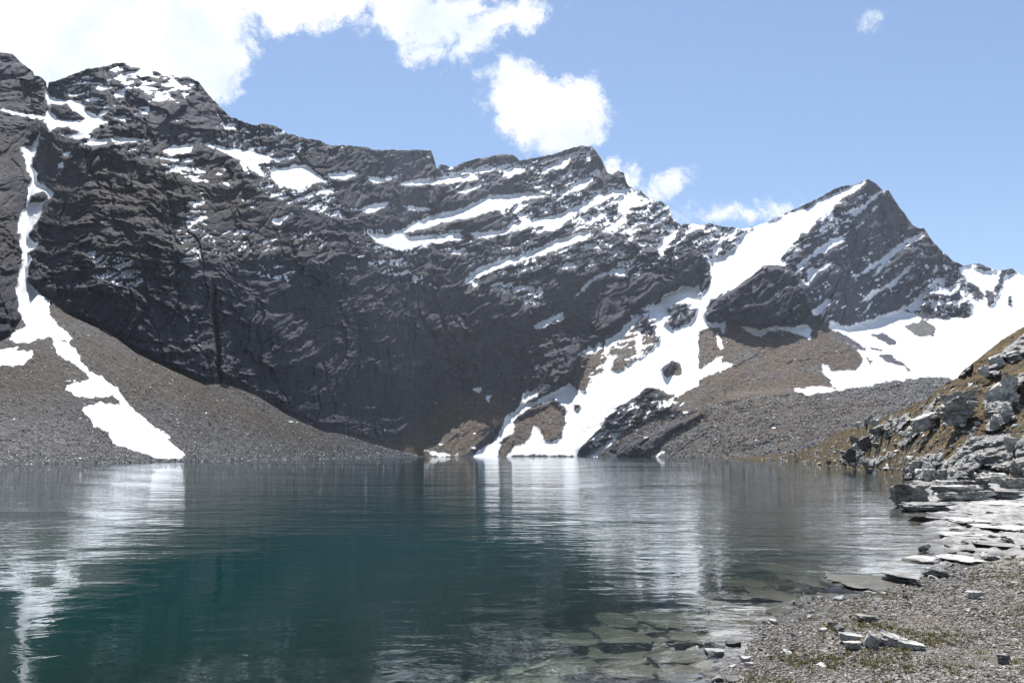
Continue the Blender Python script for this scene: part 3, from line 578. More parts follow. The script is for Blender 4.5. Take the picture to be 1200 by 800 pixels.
# ------------------------------------------------------------------ ground: lake bed, shore and the land around
def gp(x, y, z=0.0):
    D = (CAMH-z)*F/(y-HY); return ((x-CX)/F*D, D)
SH = [gp(*p) for p in [(838,806),(850,790),(872,768),(880,752),(905,732),(935,716),(965,703),(1030,692),(1075,680),(1110,664),(1098,648),(1078,634),(1092,618),(1085,606),(1062,598),(1062,584),(1075,572),(1068,560),(1034,554.6),(1004,548.6),(962,543.4),(935,540.2)]]
LANDP = np.array([(1.2,6.4),(0.2,5.2)][::-1]+SH+[(130,420),(300,620),(6000,620),(6000,-6000),(-6000,-6000),(-6000,-60),(-40,-6),(-12,1.0),(-3,3.6)])
def shore_dist(x, y):
    d2 = np.full(x.shape, 1e12); ins = np.zeros(x.shape, bool); n = len(LANDP)
    for i in range(n):
        ax, ay = LANDP[i]; bx, by = LANDP[(i+1) % n]
        if ay != by: ins ^= ((ay > y) != (by > y)) & (x < (bx-ax)*(y-ay)/(by-ay)+ax)
        dx, dy = bx-ax, by-ay; t = np.clip(((x-ax)*dx+(y-ay)*dy)/(dx*dx+dy*dy+1e-9), 0, 1)
        d2 = np.minimum(d2, (x-ax-t*dx)**2+(y-ay-t*dy)**2)
    return np.where(ins, 1, -1)*np.sqrt(d2)
def ground_z(x, y, detail=True):
    d = shore_dist(x, y)
    if not detail: return np.where(d > 0, np.minimum(.05*d, 1.2), -(np.minimum(.14*-d+.022*d*d, 22))), d
    r = np.hypot(x-5, y-11)
    wob = fbm(x*.45, y*.45, 0, 4, .55, seed=101)*np.clip(np.abs(d)*.5+.1, 0, 1.0)*0.9*np.exp(-r/60)
    d = d+wob
    land = 1.1*(1-np.exp(-np.maximum(d, 0)*.045)); wat = -np.minimum(.20*np.maximum(-d, 0)+.022*np.minimum(d, 0)**2, 22)
    z = np.where(d > 0, land, wat)
    h1, c1 = plates(x, y, 1.5, .75, 5); h2, c2 = plates(x+3, y+1, .55, .30, 6); h3, c3 = plates(x, y, 3.2, 1.6, 8)
    rg = fbm(x*1.1, y*2.4, 3.0, 5, .6, seed=105)
    pz = (h1-.5)*.10+(h2-.5)*.05-(1-c2)*.012+rg*.11
    wpl = np.clip(smooth01(.10, -.35, d)+smooth01(15, 20, y)*smooth01(26+0*y, 12, d), 0, 1)   # slabs under water and on the ledges
    z = z+pz*wpl*np.clip(.25+np.abs(d)*.9, 0, 1.3)+(h3-.55)*.22*smooth01(20, 26, y)*wpl*np.exp(-r/80)
    near = np.exp(-(r/22)**2)
    z = z+(fbm(x*1.7, y*1.7, 0, 5, .6, seed=103)*.05+fbm(x*11, y*11, 0, 3, .6, seed=104)*.018)*near*(1-.75*wpl)
    return z, d, wpl
def sgrid(n, amp, a, c): s = np.linspace(-1, 1, n); return c+amp*np.sinh(a*s)/np.sinh(a)
print('crest distances', [round(float(np.exp(q.u).max())) for q in (tal, val, wall)], [round(float(q.D(np.array([x]), np.array([y]))[0])) for q, x, y in ((wall,145,75),(wall,600,190),(wall,680,172),(val,1018,212),(val,1200,325),(val,870,268))])
gxx = sgrid(880, 3000, 8.4, 5.4); gyy = sgrid(880, 3000, 8.4, 11.0)
GX, GY = np.meshgrid(gxx, gyy); GZ, GD, GW = ground_z(GX, GY)
far = np.hypot(GX, GY) > 150; GZ = np.where(far & (GD > 0), np.minimum(GZ, .6), GZ)
def ground_mat():
    m, g, out = material('lake_bed_and_gravel_shore'); geo = g.node('ShaderNodeNewGeometry'); P = geo.outputs['Position']
    sp = g.node('ShaderNodeSeparateXYZ'); g.put(sp.inputs[0], P); z = sp.outputs[2]
    wpl = g.attr('slab'); dist = g.attr('inland')
    v = g.voro(P, 38.0, out='Color'); vs = g.node('ShaderNodeSeparateColor'); g.put(vs.inputs[0], v)
    v2 = g.voro(P, 14.0, out='Color'); vs2 = g.node('ShaderNodeSeparateColor'); g.put(vs2.inputs[0], v2)
    gr = g.mix(g.mapr(vs.outputs[0], 0.1, 1.0), (0.045, 0.038, 0.032), (0.165, 0.150, 0.135))
    gr = g.mix(g.mapr(vs2.outputs[1], 0.86, 0.93, 0, 0.7), gr, (0.46, 0.45, 0.45))
    gr = g.mix(g.mapr(g.noise(P, 1.1, 8, 0.68), 0.50, 0.62, 0, 0.55), gr, (0.10, 0.072, 0.048))
    moss = g.mapr(g.m('ADD', g.noise(P, 2.3, 8, 0.72), g.mapr(g.noise(P, 0.5, 3, 0.5), 0.4, 0.6, -0.06, 0.07)), 0.555, 0.63, 0, 0.8)
    gr = g.mix(moss, gr, (0.085, 0.088, 0.032))
    beds = g.noise(g.scaled(P, (1.2, 2.2, 12.0)), 1.2, 8, 0.65, 0.4)
    sl = g.mix(g.mapr(g.noise(P, 3.0, 9, 0.68), 0.34, 0.66), (0.09, 0.088, 0.085), (0.40, 0.39, 0.38))
    sl = g.mix(g.mapr(beds, 0.46, 0.36, 0, 0.6), sl, (0.08, 0.08, 0.082))
    col = g.mix(wpl, gr, sl)
    under = g.mapr(z, -0.02, -0.20, 0, 1)
    silt = g.mix(g.mapr(g.noise(P, 1.6, 8, 0.7), 0.35, 0.65), (0.018, 0.017, 0.012), (0.066, 0.062, 0.042))
    col = g.mix(under, col, silt)
    wet = g.mapr(z, 0.055, 0.015, 0, 0.55)
    col = g.mix(g.m('MULTIPLY', wet, g.m('SUBTRACT', 1.0, under)), col, (0.05, 0.048, 0.045))
    h = g.m('ADD', g.m('MULTIPLY', g.noise(P, 26.0, 5, 0.7), 0.5), g.m('MULTIPLY', vs.outputs[0], 0.35))
    principled(g, out, col, g.mapr(wet, 0, 0.5, 0.75, 0.3), g.bump(h, 0.8, 0.03), 0.35); return m
o = mesh_from('ground', np.stack([GX, GY, GZ], -1), grid_faces(*GX.shape), {'slab': GW, 'inland': GD}, ground_mat()); tag(o, kind='structure')

# ------------------------------------------------------------------ the lake
wxx = sgrid(620, 2990, 8.0, 4.0); wyy = sgrid(620, 2990, 8.0, 13.0)
WX, WY = np.meshgrid(wxx, wyy); wz, _ = ground_z(WX, WY, False); wz2 = np.interp(WY.ravel(), [0, 1], [0, 0]).reshape(WX.shape)
depth = np.clip(-wz, 0, 22)
def water_mat():
    m, g, out = material('lake_water'); geo = g.node('ShaderNodeNewGeometry'); P = geo.outputs['Position']; dep = g.attr('depth')
    rng = g.vm('LENGTH', P)
    gust = g.mapr(g.noise(g.scaled(P, (0.3, 1.0, 1)), 0.035, 4, 0.6), 0.38, 0.62, 0.25, 1.5)
    big = g.noise(g.scaled(P, (0.55, 1.0, 1)), 0.42, 3, 0.5, 0.3)
    med = g.noise(g.scaled(P, (0.6, 1.0, 1)), 1.6, 4, 0.55, 0.5)
    fin = g.noise(g.scaled(P, (0.8, 1.0, 1)), 8.0, 4, 0.6)
    h = g.m('ADD', g.m('MULTIPLY', big, 0.075), g.m('MULTIPLY', med, 0.034))
    h = g.m('ADD', h, g.m('MULTIPLY', fin, g.mapr(rng, 8, 40, 0.0016, 0.0008)))
    h = g.m('MULTIPLY', g.m('MULTIPLY', h, gust), g.mapr(rng, 9, 32, 0.5, 1.0))
    nrm = g.bump(h, 1.0, 1.0)
    fr = g.node('ShaderNodeFresnel'); fr.inputs[0].default_value = 1.333; g.put(fr.inputs['Normal'], nrm)
    gl = g.node('ShaderNodeBsdfGlossy'); g.put(gl.inputs['Roughness'], 0.02); g.put(gl.inputs['Normal'], nrm); g.put(gl.inputs['Color'], (0.95, 0.97, 1.0))
    df = g.node('ShaderNodeBsdfDiffuse'); g.put(df.inputs['Color'], g.mix(g.mapr(dep, 0.5, 4.0), (0.009, 0.028, 0.024), (0.0018, 0.024, 0.024)))
    tr = g.node('ShaderNodeBsdfTransparent')
    ex = g.node('ShaderNodeCombineColor')
    for i, k in enumerate((0.60, 0.42, 0.60)): g.put(ex.inputs[i], g.m('EXPONENT', g.m('MULTIPLY', dep, -k)))
    g.put(tr.inputs[0], ex.outputs[0])
    op = g.m('SUBTRACT', 1.0, g.m('EXPONENT', g.m('MULTIPLY', dep, -0.75)))
    m1 = g.node('ShaderNodeMixShader'); g.put(m1.inputs[0], op); g.l.new(tr.outputs[0], m1.inputs[1]); g.l.new(df.outputs[0], m1.inputs[2])
    m2 = g.node('ShaderNodeMixShader'); g.put(m2.inputs[0], g.m('MINIMUM', fr.outputs[0], 1.0)); g.l.new(m1.outputs[0], m2.inputs[1]); g.l.new(gl.outputs[0], m2.inputs[2])
    g.l.new(m2.outputs[0], out.inputs['Surface']); return m
o = mesh_from('water', np.stack([WX, WY, wz2], -1), grid_faces(*WX.shape), {'depth': depth}, water_mat()); tag(o, kind='structure')

# ------------------------------------------------------------------ stones
def stone_mat(name, dark, light, rough=0.5, warm=0.0):
    m, g, out = material(name); tcn = g.node('ShaderNodeTexCoord'); geo = g.node('ShaderNodeNewGeometry'); P = geo.outputs['Position']
    info = g.node('ShaderNodeObjectInfo'); rnd_ = info.outputs['Random']
    O = g.vm('ADD', P, g.vm('SCALE', (1.0, 2.0, 3.0), scale=rnd_)) if False else P
    n = g.noise(O, 2.4, 10, 0.72); n2 = g.noise(O, 9.0, 6, 0.7)
    beds = g.noise(g.scaled(O, (0.7, 0.7, 6.0)), 1.6, 8, 0.7, 0.8)
    col = g.mix(g.mapr(n, 0.34, 0.64), dark, light)
    col = g.mix(g.mapr(beds, 0.45, 0.36, 0, 0.65), col, tuple(c*0.3 for c in dark))
    col = g.mix(g.mapr(n2, 0.60, 0.72, 0, 0.5), col, (0.15, 0.11, 0.07))
    sp = g.node('ShaderNodeSeparateXYZ'); g.put(sp.inputs[0], P)
    wet = g.mapr(g.m('ADD', sp.outputs[2], g.m('MULTIPLY', n2, 0.04)), 0.075, 0.03, 0, 0.75)
    col = g.mix(wet, col, tuple(c*0.35 for c in dark))
    sub = g.mapr(sp.outputs[2], -0.02, -0.15, 0, 0.8); col = g.mix(sub, col, (0.075, 0.070, 0.048))
    h = g.m('ADD', g.m('MULTIPLY', g.noise(O, 5.0, 9, 0.7), 0.6), g.m('MULTIPLY', beds, 0.7))
    principled(g, out, col, rough, g.bump(h, 0.8, 0.10), 0.35); return m
M_pale = stone_mat('pale_schist', (0.17, 0.165, 0.155), (0.62, 0.61, 0.585))
M_dark = stone_mat('dark_schist', (0.045, 0.044, 0.046), (0.17, 0.165, 0.16))
M_olive = stone_mat('silted_slab', (0.05, 0.047, 0.036), (0.24, 0.23, 0.185))
M_grey = stone_mat('grey_schist', (0.06, 0.058, 0.055), (0.34, 0.33, 0.315))
def stone_mesh(name, seed, sub=4, kind='block', mat=None):
    """faceted stone in a unit box, base at z=0: planes cut a ball, then bedding and chipping displace it"""
    r = np.random.RandomState(seed); bm = bmesh.new(); bmesh.ops.create_icosphere(bm, subdivisions=sub, radius=1.0)
    V = np.array([v.co[:] for v in bm.verts])
    V = V*1.25
    planes = []
    if kind == 'slab':
        planes += [((r.normal()*.06, r.normal()*.06, 1), .42+.05*r.rand()), ((r.normal()*.05, r.normal()*.05, -1), .42)]
        k = r.randint(5, 8); ph = r.rand()*6.28
        for i in range(k):
            t = ph+i*6.283/k+r.normal()*.25; planes.append(((math.cos(t), math.sin(t), -.35+r.normal()*.35), .58+.3*r.rand()))
    else:
        k = 16
        for i in range(k):
            n = r.normal(size=3); n[2] = n[2]*.9-.15; planes.append((n, .50+.45*r.rand()))
    for n, d in planes:
        n = np.array(n, float); n /= np.linalg.norm(n); e = np.maximum(V@n-d, 0); V = V-e[:, None]*n
    zz = V[:, 2]+.12*V[:, 0]+fbm(V[:, 0]*1.3+seed, V[:, 1]*1.3, V[:, 2]*0, 2, seed=3)*.08; L_ = 4 if kind == 'slab' else 7
    if sub >= 3:
        off = r.rand(40, 3); li = np.clip(((zz+1.3)*L_).astype(int), 0, 39); fr_ = ((zz+1.3)*L_) % 1.0
        sc_ = 1-.26*off[li, 0]*np.clip(np.minimum(fr_, 1-fr_)*9+.25, 0, 1); sh_ = (off[li, 1:]-.5)*.12
        V[:, 0] = V[:, 0]*sc_+sh_[:, 0]; V[:, 1] = V[:, 1]*sc_+sh_[:, 1]
    sz = V.max(0)-V.min(0); V = (V-(V.max(0)+V.min(0))/2)/sz
    if sub >= 3:
        x, y, z = (V*np.array([3, 3, 3])).T; s = seed*3.1
        q = (z*2.2+0.25*x+fbm(x*.7+s, y*.7, z*.7, 2, seed=seed % 7)*.6); lay = np.abs((q*1.3 % 1)-.4)
        rad = V*np.array([1, 1, .25]); rl = np.linalg.norm(rad, axis=1)[:, None]+1e-6
        V = V+rad/rl*((lay-.3)*.075*(1.6 if kind == 'slab' else 1.2))[:, None]
        nn = fbm(x*1.3+s, y*1.3, z*1.3, 5 if sub > 3 else 3, .6, seed=seed % 5+1)
        cr = np.exp(-(fbm(x*.9-s, y*.9, z*1.6, 2, seed=2)/.045)**2)
        V = V+(V/(np.linalg.norm(V, axis=1)[:, None]+1e-6))*(nn*.13-cr*.06)[:, None]
    V[:, 2] -= V[:, 2].min()
    for v, c in zip(bm.verts, V): v.co = c
    for f in bm.faces: f.smooth = sub >= 3
    me = bpy.data.meshes.new(name); bm.to_mesh(me); bm.free()
    if sub >= 3: me.set_sharp_from_angle(angle=R(32))
    if mat: me.materials.append(mat)
    return me
def gz_at(x, y): return float(ground_z(np.array([[x]]), np.array([[y]]))[0][0, 0])
def stone(name, label, cat, seed, kind, mat, loc, size, rz=0, tilt=(0, 0), group=None, sub=5):
    me = stone_mesh(name, seed, sub, kind, mat); o = bpy.data.objects.new(name, me); sc.collection.objects.link(o)
    me.transform(Matrix.Diagonal((size[0], size[1], size[2], 1)))
    o.location = loc; o.rotation_euler = (tilt[0], tilt[1], rz); o['kind'] = 'thing'; return tag(o, label, cat, group)
def flat(x0, x1, yf, yn, thick, ztop, seed, label, mat=M_pale, name='stone_slab', cat='slab', tilt=(0, 0), rz=0, group=None, over=1.06):
    """a slab whose top spans these bearings, resting with its top at height ztop"""
    Dn = (CAMH-ztop)*F/(yn-HY); Df = (CAMH-ztop)*F/(yf-HY); Dm = (Dn+Df)/2
    w = (x1-x0)/F*Dm*over; x = ((x0+x1)/2-CX)/F*Dm
    return stone(name, label, cat, seed, 'slab', mat, (x, Dm, ztop-thick), (w, (Df-Dn)*over, thick), rz, tilt, group)
def block(x0, x1, yt, yb, D, seed, label, mat=M_pale, kind='block', name='boulder', cat='boulder', dep=0.8, rz=0, tilt=(0, 0), group=None, sub=5, sink=0.12):
    """a stone standing at distance D that spans these bearings and heights"""
    w = (x1-x0)/F*D; h = (yb-yt)/F*D; x = ((x0+x1)/2-CX)/F*D; z = CAMH-(yb-HY)/F*D
    return stone(name, label, cat, seed, kind, mat, (x, D+w*dep*.35, z-h*sink), (w*1.05, max(w*dep, .2), h*(1+sink)), rz, tilt, group, sub)
def hD(x, y): return float(hil.D(np.array([x]), np.array([y]))[0])
def gD(y, z=0.0): return (CAMH-z)*F/(y-HY)

# the ledge of slabs at the corner of the lake
block(1056,1098,567,597,36.5,201,'dark wedge-shaped block with a white top at the water end of the ledge',M_grey,'slab',dep=1.1,tilt=(R(-4),R(-6)))
block(1063,1122,589,601,34.0,202,'long low slab lying under the dark wedge-shaped block at the water edge',M_grey,'slab','stone_slab','slab',dep=.8)
block(1096,1160,569,580,44,203,'long white flat slab lying behind the dark wedge-shaped block',M_pale,'slab','stone_slab','slab',dep=.9)
block(1104,1172,577,592,39,204,'broad white slab with a deep black shadow under its front edge',M_pale,'slab','stone_slab','slab',dep=.8,tilt=(R(-3),0))
block(1154,1206,576,589,39.5,205,'brown-stained slab at the right frame edge with shadow beneath it',M_grey,'slab','stone_slab','slab',dep=.8)
block(1162,1222,589,600,35,206,'smooth bright white slab at the right frame edge, lowest of the ledge',M_pale,'slab','stone_slab','slab',dep=.9)
block(1139,1167,588,596,36.5,207,'small thin slab in front of the broad white slab with the black shadow',M_pale,'slab','stone_slab','slab',dep=.9)
block(1103,1136,563,572,49,208,'short pale slab just below the dark hollow boulder',M_pale,'slab','stone_slab','slab',dep=1)
block(1134,1164,562,571,50,209,'thin grey slab at the back of the ledge between two paler ones',M_grey,'slab','stone_slab','slab',dep=1)
block(1152,1188,552,566,52,210,'rounded pale boulder behind the ledge below the folded white outcrop',M_pale,'block',dep=.9)
block(1178,1220,560,572,48,211,'pale flat slab at the right frame edge behind the brown-stained one',M_pale,'slab','stone_slab','slab',dep=.9)
block(1114,1147,549,568,54,212,'black hollow boulder at the foot of the white outcrop',M_dark,'block',dep=.8)
block(1068,1112,606,613,28.8,213,'thin dark slab lying alone in the water in front of the ledge',M_dark,'slab','stone_slab','slab',dep=.5,rz=R(8),tilt=(0,R(5)))
block(1078,1091,637,646,19.9,214,'small dark square stone at the water edge below the ledge',M_dark,'block',dep=.9,sub=4)
block(1174,1195,630,645,20.5,215,'dark knobbly boulder beside the patch of green turf',M_dark,'block',dep=.9)
flat(1138,1180,631,640,.10,.16,216,'dark-edged slab to the left of the dark knobbly boulder',M_grey)
flat(1105,1150,622,629,.10,.12,217,'flat white slab on the wet shelf nearest the water',M_pale)
flat(1150,1200,612,620,.12,.16,218,'wide white slab on the wet shelf at the right frame edge',M_pale)
flat(1110,1148,605,611,.12,.14,219,'pale slab on the wet shelf just below the ledge',M_pale)
flat(1105,1140,648,657,.09,.10,220,'white slab beside the grey lichened boulder',M_pale)
flat(1060,1100,650,657,.05,.05,221,'barely emerging pale slab in the shallows',M_pale)
# shallows and gravel beach
flat(974,1078,669,694,.12,.025,230,'largest pale slab at the water line, half under water',M_olive,over=1.08)
flat(1038,1074,667,678,.09,.14,231,'dark-edged slab lying on the largest half-sunk slab',M_grey,tilt=(0,R(4)))
block(1085,1113,667,681,15.6,232,'grey lichened boulder at the water line',M_grey,'block',dep=.9)
flat(903,948,659,682,.16,-.10,233,'grey-green sunken slab farthest from the beach',M_olive,over=1.15)
flat(930,985,664,686,.18,-.05,240,'large grey-green sunken slab left of the largest half-sunk slab',M_olive)
flat(900,945,708,724,.12,-.03,234,'pale sunken slab beside the stony water line',M_olive)
flat(958,1010,693,708,.12,-.03,241,'sunken slab in front of the largest half-sunk slab',M_olive)
ul = 'silted flat slab on the lake bed near the beach'
rs = np.random.RandomState(5)
sunk = [(700,760,735,752),(748,812,716,732),(780,850,738,752),(690,760,756,772),(760,838,757,772),(820,880,715,735),(835,905,745,760),(700,770,776,794),(775,850,778,797),(640,700,770,790),(848,880,765,785),(640,720,740,755),(700,745,718,730),(600,660,790,810),(800,850,700,712),(880,935,690,704),(850,900,675,688)]
for i, (x0, x1, yf, yn) in enumerate(sunk):
    xm, ym = gp((x0+x1)/2, (yf+yn)/2); zt = min(-.04, gz_at(xm, ym)+.07); flat(x0, x1, yf, yn, .14, zt, 250+i, ul, M_olive, 'sunken_slab', 'slab', rz=rs.normal()*.35, tilt=(rs.normal()*.05, rs.normal()*.05), group='silted slabs on the lake bed', over=1.2)
block(987,1011,743,754,gD(752,.10),270,'flat white stone, left end of the row of white stones on the beach',M_pale,'slab','stone','stone',dep=1.2,sub=4)
block(991,1012,752,760,gD(758,.10),271,'speckled white stone lying closest in front of the row of white stones',M_pale,'slab','stone','stone',dep=.9,sub=4)
block(1012,1029,741,759,gD(756,.10),272,'upright white stone leaning in the row of white stones',M_pale,'slab','stone','stone',dep=.9,rz=R(15),tilt=(R(18),R(10)),sub=4)
block(1026,1063,743,757,gD(753,.10),273,'longest white stone of the row, tilted with a dark end',M_pale,'slab','stone','stone',dep=.9,tilt=(R(6),R(14)),rz=R(-12),sub=4)
block(1056,1086,753,761,gD(759,.10),274,'cream flat stone, right end of the row of white stones',M_pale,'slab','stone','stone',dep=.9,tilt=(0,R(6)),sub=4)
block(1006,1029,721,727,gD(726,.08),275,'small black and white stone behind the row of white stones',M_grey,'slab','stone','stone',dep=.8,sub=4)
block(1134,1154,693,700,gD(698,.14),276,'small white stone alone in the middle of the gravel',M_pale,'slab','stone','stone',dep=.9,sub=4)
block(978,990,731,740,gD(739,.05),277,'dark rounded stone beside the small stones at the water line',M_dark,'block','stone','stone',dep=.9,sub=4)
block(970,984,726,734,gD(733,.05),278,'grey rounded stone touching the dark rounded one',M_grey,'block','stone','stone',dep=.9,sub=4)
block(1170,1182,766,775,gD(773,.16),279,'bluish stone chip lying in the gravel near the lower right corner',M_grey,'slab','stone','stone',dep=.9,sub=4)
# the hillside
def hb(x0, x1, yt, yb, seed, label, mat=M_pale, kind='block', **kw):
    if seed not in (301, 302, 303, 304): mx_, w_, h_ = (x0+x1)/2, (x1-x0)*.40, (yb-yt)*.80; x0, x1, yt = mx_-w_, mx_+w_, yb-h_
    kw.setdefault('sink', .25)
    return block(x0, x1, yt, yb, hD((x0+x1)/2, yb)-.3, seed, label, mat, kind, **kw)
hb(1106,1156,462,498,301,'biggest boulder on the hillside, white top over black hollows',M_grey,'block',dep=.7,tilt=(0,R(-8)))
hb(1112,1150,459,472,302,'white cap slab on top of the biggest hillside boulder',M_pale,'slab',dep=.9,tilt=(R(-6),R(-14)),name='stone_slab',cat='slab')
hb(1172,1216,438,470,303,'leaning slab with a black underside at the right frame edge',M_pale,'slab',dep=.6,tilt=(0,R(-34)),name='stone_slab',cat='slab')
hb(1078,1112,484,500,304,'white wedge of rock with black underside, left of the biggest hillside boulder',M_pale,'slab',dep=.7,tilt=(0,R(-24)))
hb(1060,1078,496,510,305,'broken pale block below the white wedge of rock',M_pale,'block')
hb(1010,1022,481,500,306,'tall upright grey boulder on the skyline of the grassy spur',M_grey,'block',dep=.7,tilt=(0,R(12)))
hb(1020,1036,486,498,307,'smaller pale boulder leaning against the tall upright grey one',M_pale,'block',dep=.8)
hb(1002,1012,492,500,308,'small white boulder left of the tall upright grey one',M_pale,'block',sub=4)
hb(1024,1046,495,508,309,'blue-grey tilted rock in the diagonal band of the spur',M_grey,'slab',tilt=(0,R(-30)))
hb(1010,1032,507,522,310,'dark tilted rock in the middle of the diagonal band of the spur',M_dark,'slab',tilt=(0,R(-32)))
hb(990,1014,520,538,311,'dark rock at the lower end of the diagonal band, just above the water',M_dark,'block',tilt=(0,R(-20)))
hb(1006,1028,533,544,312,'white block standing at the water line below the spur',M_pale,'block')
hb(1038,1050,526,536,313,'oval white stone on the turf above the water line',M_pale,'block',sub=4)
hb(984,998,536,545,314,'black and white rock at the water line left of the white block',M_grey,'block',sub=4)
hb(1064,1084,534,552,315,'rugged pale rock rising from the water line at the foot of the hillside',M_pale,'block')
hb(1080,1102,537,560,316,'pale cracked rock between the water line and the white outcrop',M_pale,'block')
hb(1058,1080,552,568,317,'low lichened rock at the corner of the lake',M_grey,'block')
hb(1094,1120,545,564,318,'grey angular rock against the left side of the white outcrop',M_grey,'block')
hb(1178,1196,508,524,319,'lumpy white boulder at the top right of the white outcrop',M_pale,'block')
hb(1160,1178,480,500,320,'upright white rock below the leaning slab',M_pale,'block')
hb(1172,1190,468,486,321,'white rock tucked under the leaning slab',M_pale,'block')
hb(1184,1208,536,560,322,'dark boulder at the right frame edge behind the ledge',M_dark,'block')
hb(1152,1166,424,438,323,'narrow blue-white rock in the upper band of outcrops',M_pale,'slab',tilt=(0,R(-30)),sub=4)
hb(1166,1186,410,428,324,'pale jutting rock in the middle of the upper band of outcrops',M_pale,'slab',tilt=(0,R(-30)))
hb(1186,1204,406,420,325,'pale jutting rock at the top of the upper band of outcrops',M_pale,'slab',tilt=(0,R(-30)))
hb(945,953,516,524,326,'white block at the edge of the boulder field above the spur',M_pale,'block',sub=4)
# repeats, sharing meshes
protos = [stone_mesh('small_stone', 400+i, 3, 'slab' if i % 3 == 0 else 'block', (M_pale, M_grey, M_pale, M_dark, M_grey, M_pale)[i]) for i in range(6)]
def scatter(n, gen, label, group, s0, s1, flatn=.55, name='small_stone'):
    made = 0
    while made < n:
        p = gen()
        if p is None: continue
        o = bpy.data.objects.new(name, protos[rs.randint(6)]); s = s0*(s1/s0)**(rs.rand()**2)*p[3]
        o.scale = (s*(.8+.5*rs.rand()), s*(.7+.5*rs.rand()), s*flatn*(.6+.6*rs.rand())); o.rotation_euler = (rs.normal()*.15, rs.normal()*.15, rs.rand()*6.28)
        o.location = (p[0], p[1], p[2]-o.scale[2]*.25); sc.collection.objects.link(o); tag(o, label, 'stone', group); made += 1
def wl():
    i = rs.randint(2, 11); t = rs.rand(); a_, b_ = LANDP[i], LANDP[i+1]; x = a_[0]+(b_[0]-a_[0])*t+rs.normal()*.32; y = a_[1]+(b_[1]-a_[1])*t+rs.normal()*.35
    return (x, y, gz_at(x, y), 1)
scatter(75, wl, 'small stone in the wet strip where the gravel beach meets the lake', 'small stones along the wet strip of the beach', .07, .24)
def lg():
    x, y = gp(1080+130*rs.rand(), 600+60*rs.rand(), .1)
    return (x, y, gz_at(x, y), y/20)
scatter(50, lg, 'small broken stone on the wet shelf of slabs', 'broken stones on the wet shelf of slabs', .12, .5, .4)
def hs():
    x = 950+255*rs.rand(); yb_ = line(HIL_BASE, x); yc_ = line(HIL_CREST, x); y = yb_+(yc_-yb_)*rs.rand()**1.5*.93
    p = hil.pos(np.array([x]), np.array([y]))[0]; return (p[0], p[1], p[2]-.02, p[1]/75)
scatter(110, hs, 'pale loose stone half sunk in the brown hillside turf', 'loose stones in the hillside turf', .2, 1.7, .6)
def bc():
    x, y = gp(890+320*rs.rand(), 672+128*rs.rand(), .1); z, d, w = ground_z(np.array([[x]]), np.array([[y]]))
    if d[0, 0] < .25: return None
    return (x, y, z[0, 0], 1)
scatter(60, bc, 'small stone lying loose on the gravel beach', 'loose stones on the gravel beach', .03, .12, .5)

# uncountable: gravel, boulder fields, tufts  (each one mesh of many small solids)
def many(name, pos, size, mat, seed, squash=.6):
    r = np.random.RandomState(seed); n = len(pos)
    base = np.array([(-1,-1,-.6),(1,-1,-.5),(1,1,-.6),(-1,1,-.5),(-.7,-.6,.7),(.6,-.8,.5),(.8,.5,.8),(-.5,.7,.55)])*.5
    f = np.array([(0,3,2,1),(4,5,6,7),(0,1,5,4),(1,2,6,5),(2,3,7,6),(3,0,4,7)])
    V = base[None]*(1+.45*(r.rand(n, 8, 3)-.5)); V = V*(np.asarray(size)[:, None, None]*(.7+.6*r.rand(n, 1, 3))*np.array([1, 1, squash]))
    t = r.rand(n)*6.28; c, s = np.cos(t)[:, None], np.sin(t)[:, None]; tl = r.normal(size=n)[:, None]*.35
    x = V[..., 0]*c-V[..., 1]*s; y = V[..., 0]*s+V[..., 1]*c; z = V[..., 2]+x*tl
    W = np.stack([x, y, z], -1)+pos[:, None, :]; Fc = (f[None]+8*np.arange(n)[:, None, None]).reshape(-1, 4)
    return mesh_from(name, W, Fc, {'tone': np.repeat(r.rand(n), 8)}, mat, smooth=False)
def bits_mat(name, lo, hi, rough=.6, spec=.35):
    m, g, out = material(name); geo = g.node('ShaderNodeNewGeometry'); t = g.attr('tone')
    n = g.noise(geo.outputs['Position'], 6.0, 5, 0.7)
    t = g.m('POWER', t, 1.8)
    principled(g, out, g.mix(g.mapr(n, .35, .65, 0, .35), g.mix(t, lo, hi), (0.12, 0.10, 0.08)), rough, None, spec); return m
r = np.random.RandomState(77)
n = 70000; yy = HY+(800-HY+14)*(r.rand(n)**.8*.55+.45); yy = np.where(r.rand(n) < .3, 640+170*r.rand(n), yy); xx = 830+400*r.rand(n)
D = CAMH*F/(yy-HY)*.965; x = (xx-CX)/F*D; z, d, w = ground_z(x[None], D[None]); z, d, w = z[0], d[0], w[0]
k = (d > -.25) & (w < .9) ; x, y, z = x[k], D[k], z[k]
pt = np.clip(.75+.9*fbm(x*.8, y*.8, 0, 4, .6, seed=113), .35, 1.5); sz = (.007+.034*r.rand(len(x))**4)*np.clip(y/10, .9, 2.0)*pt
tag(many('gravel', np.stack([x, y, z+sz*.12], -1), sz*1.5, bits_mat('gravel_bits', (0.035, 0.028, 0.023), (0.30, 0.28, 0.255), .6), 1), kind='stuff')
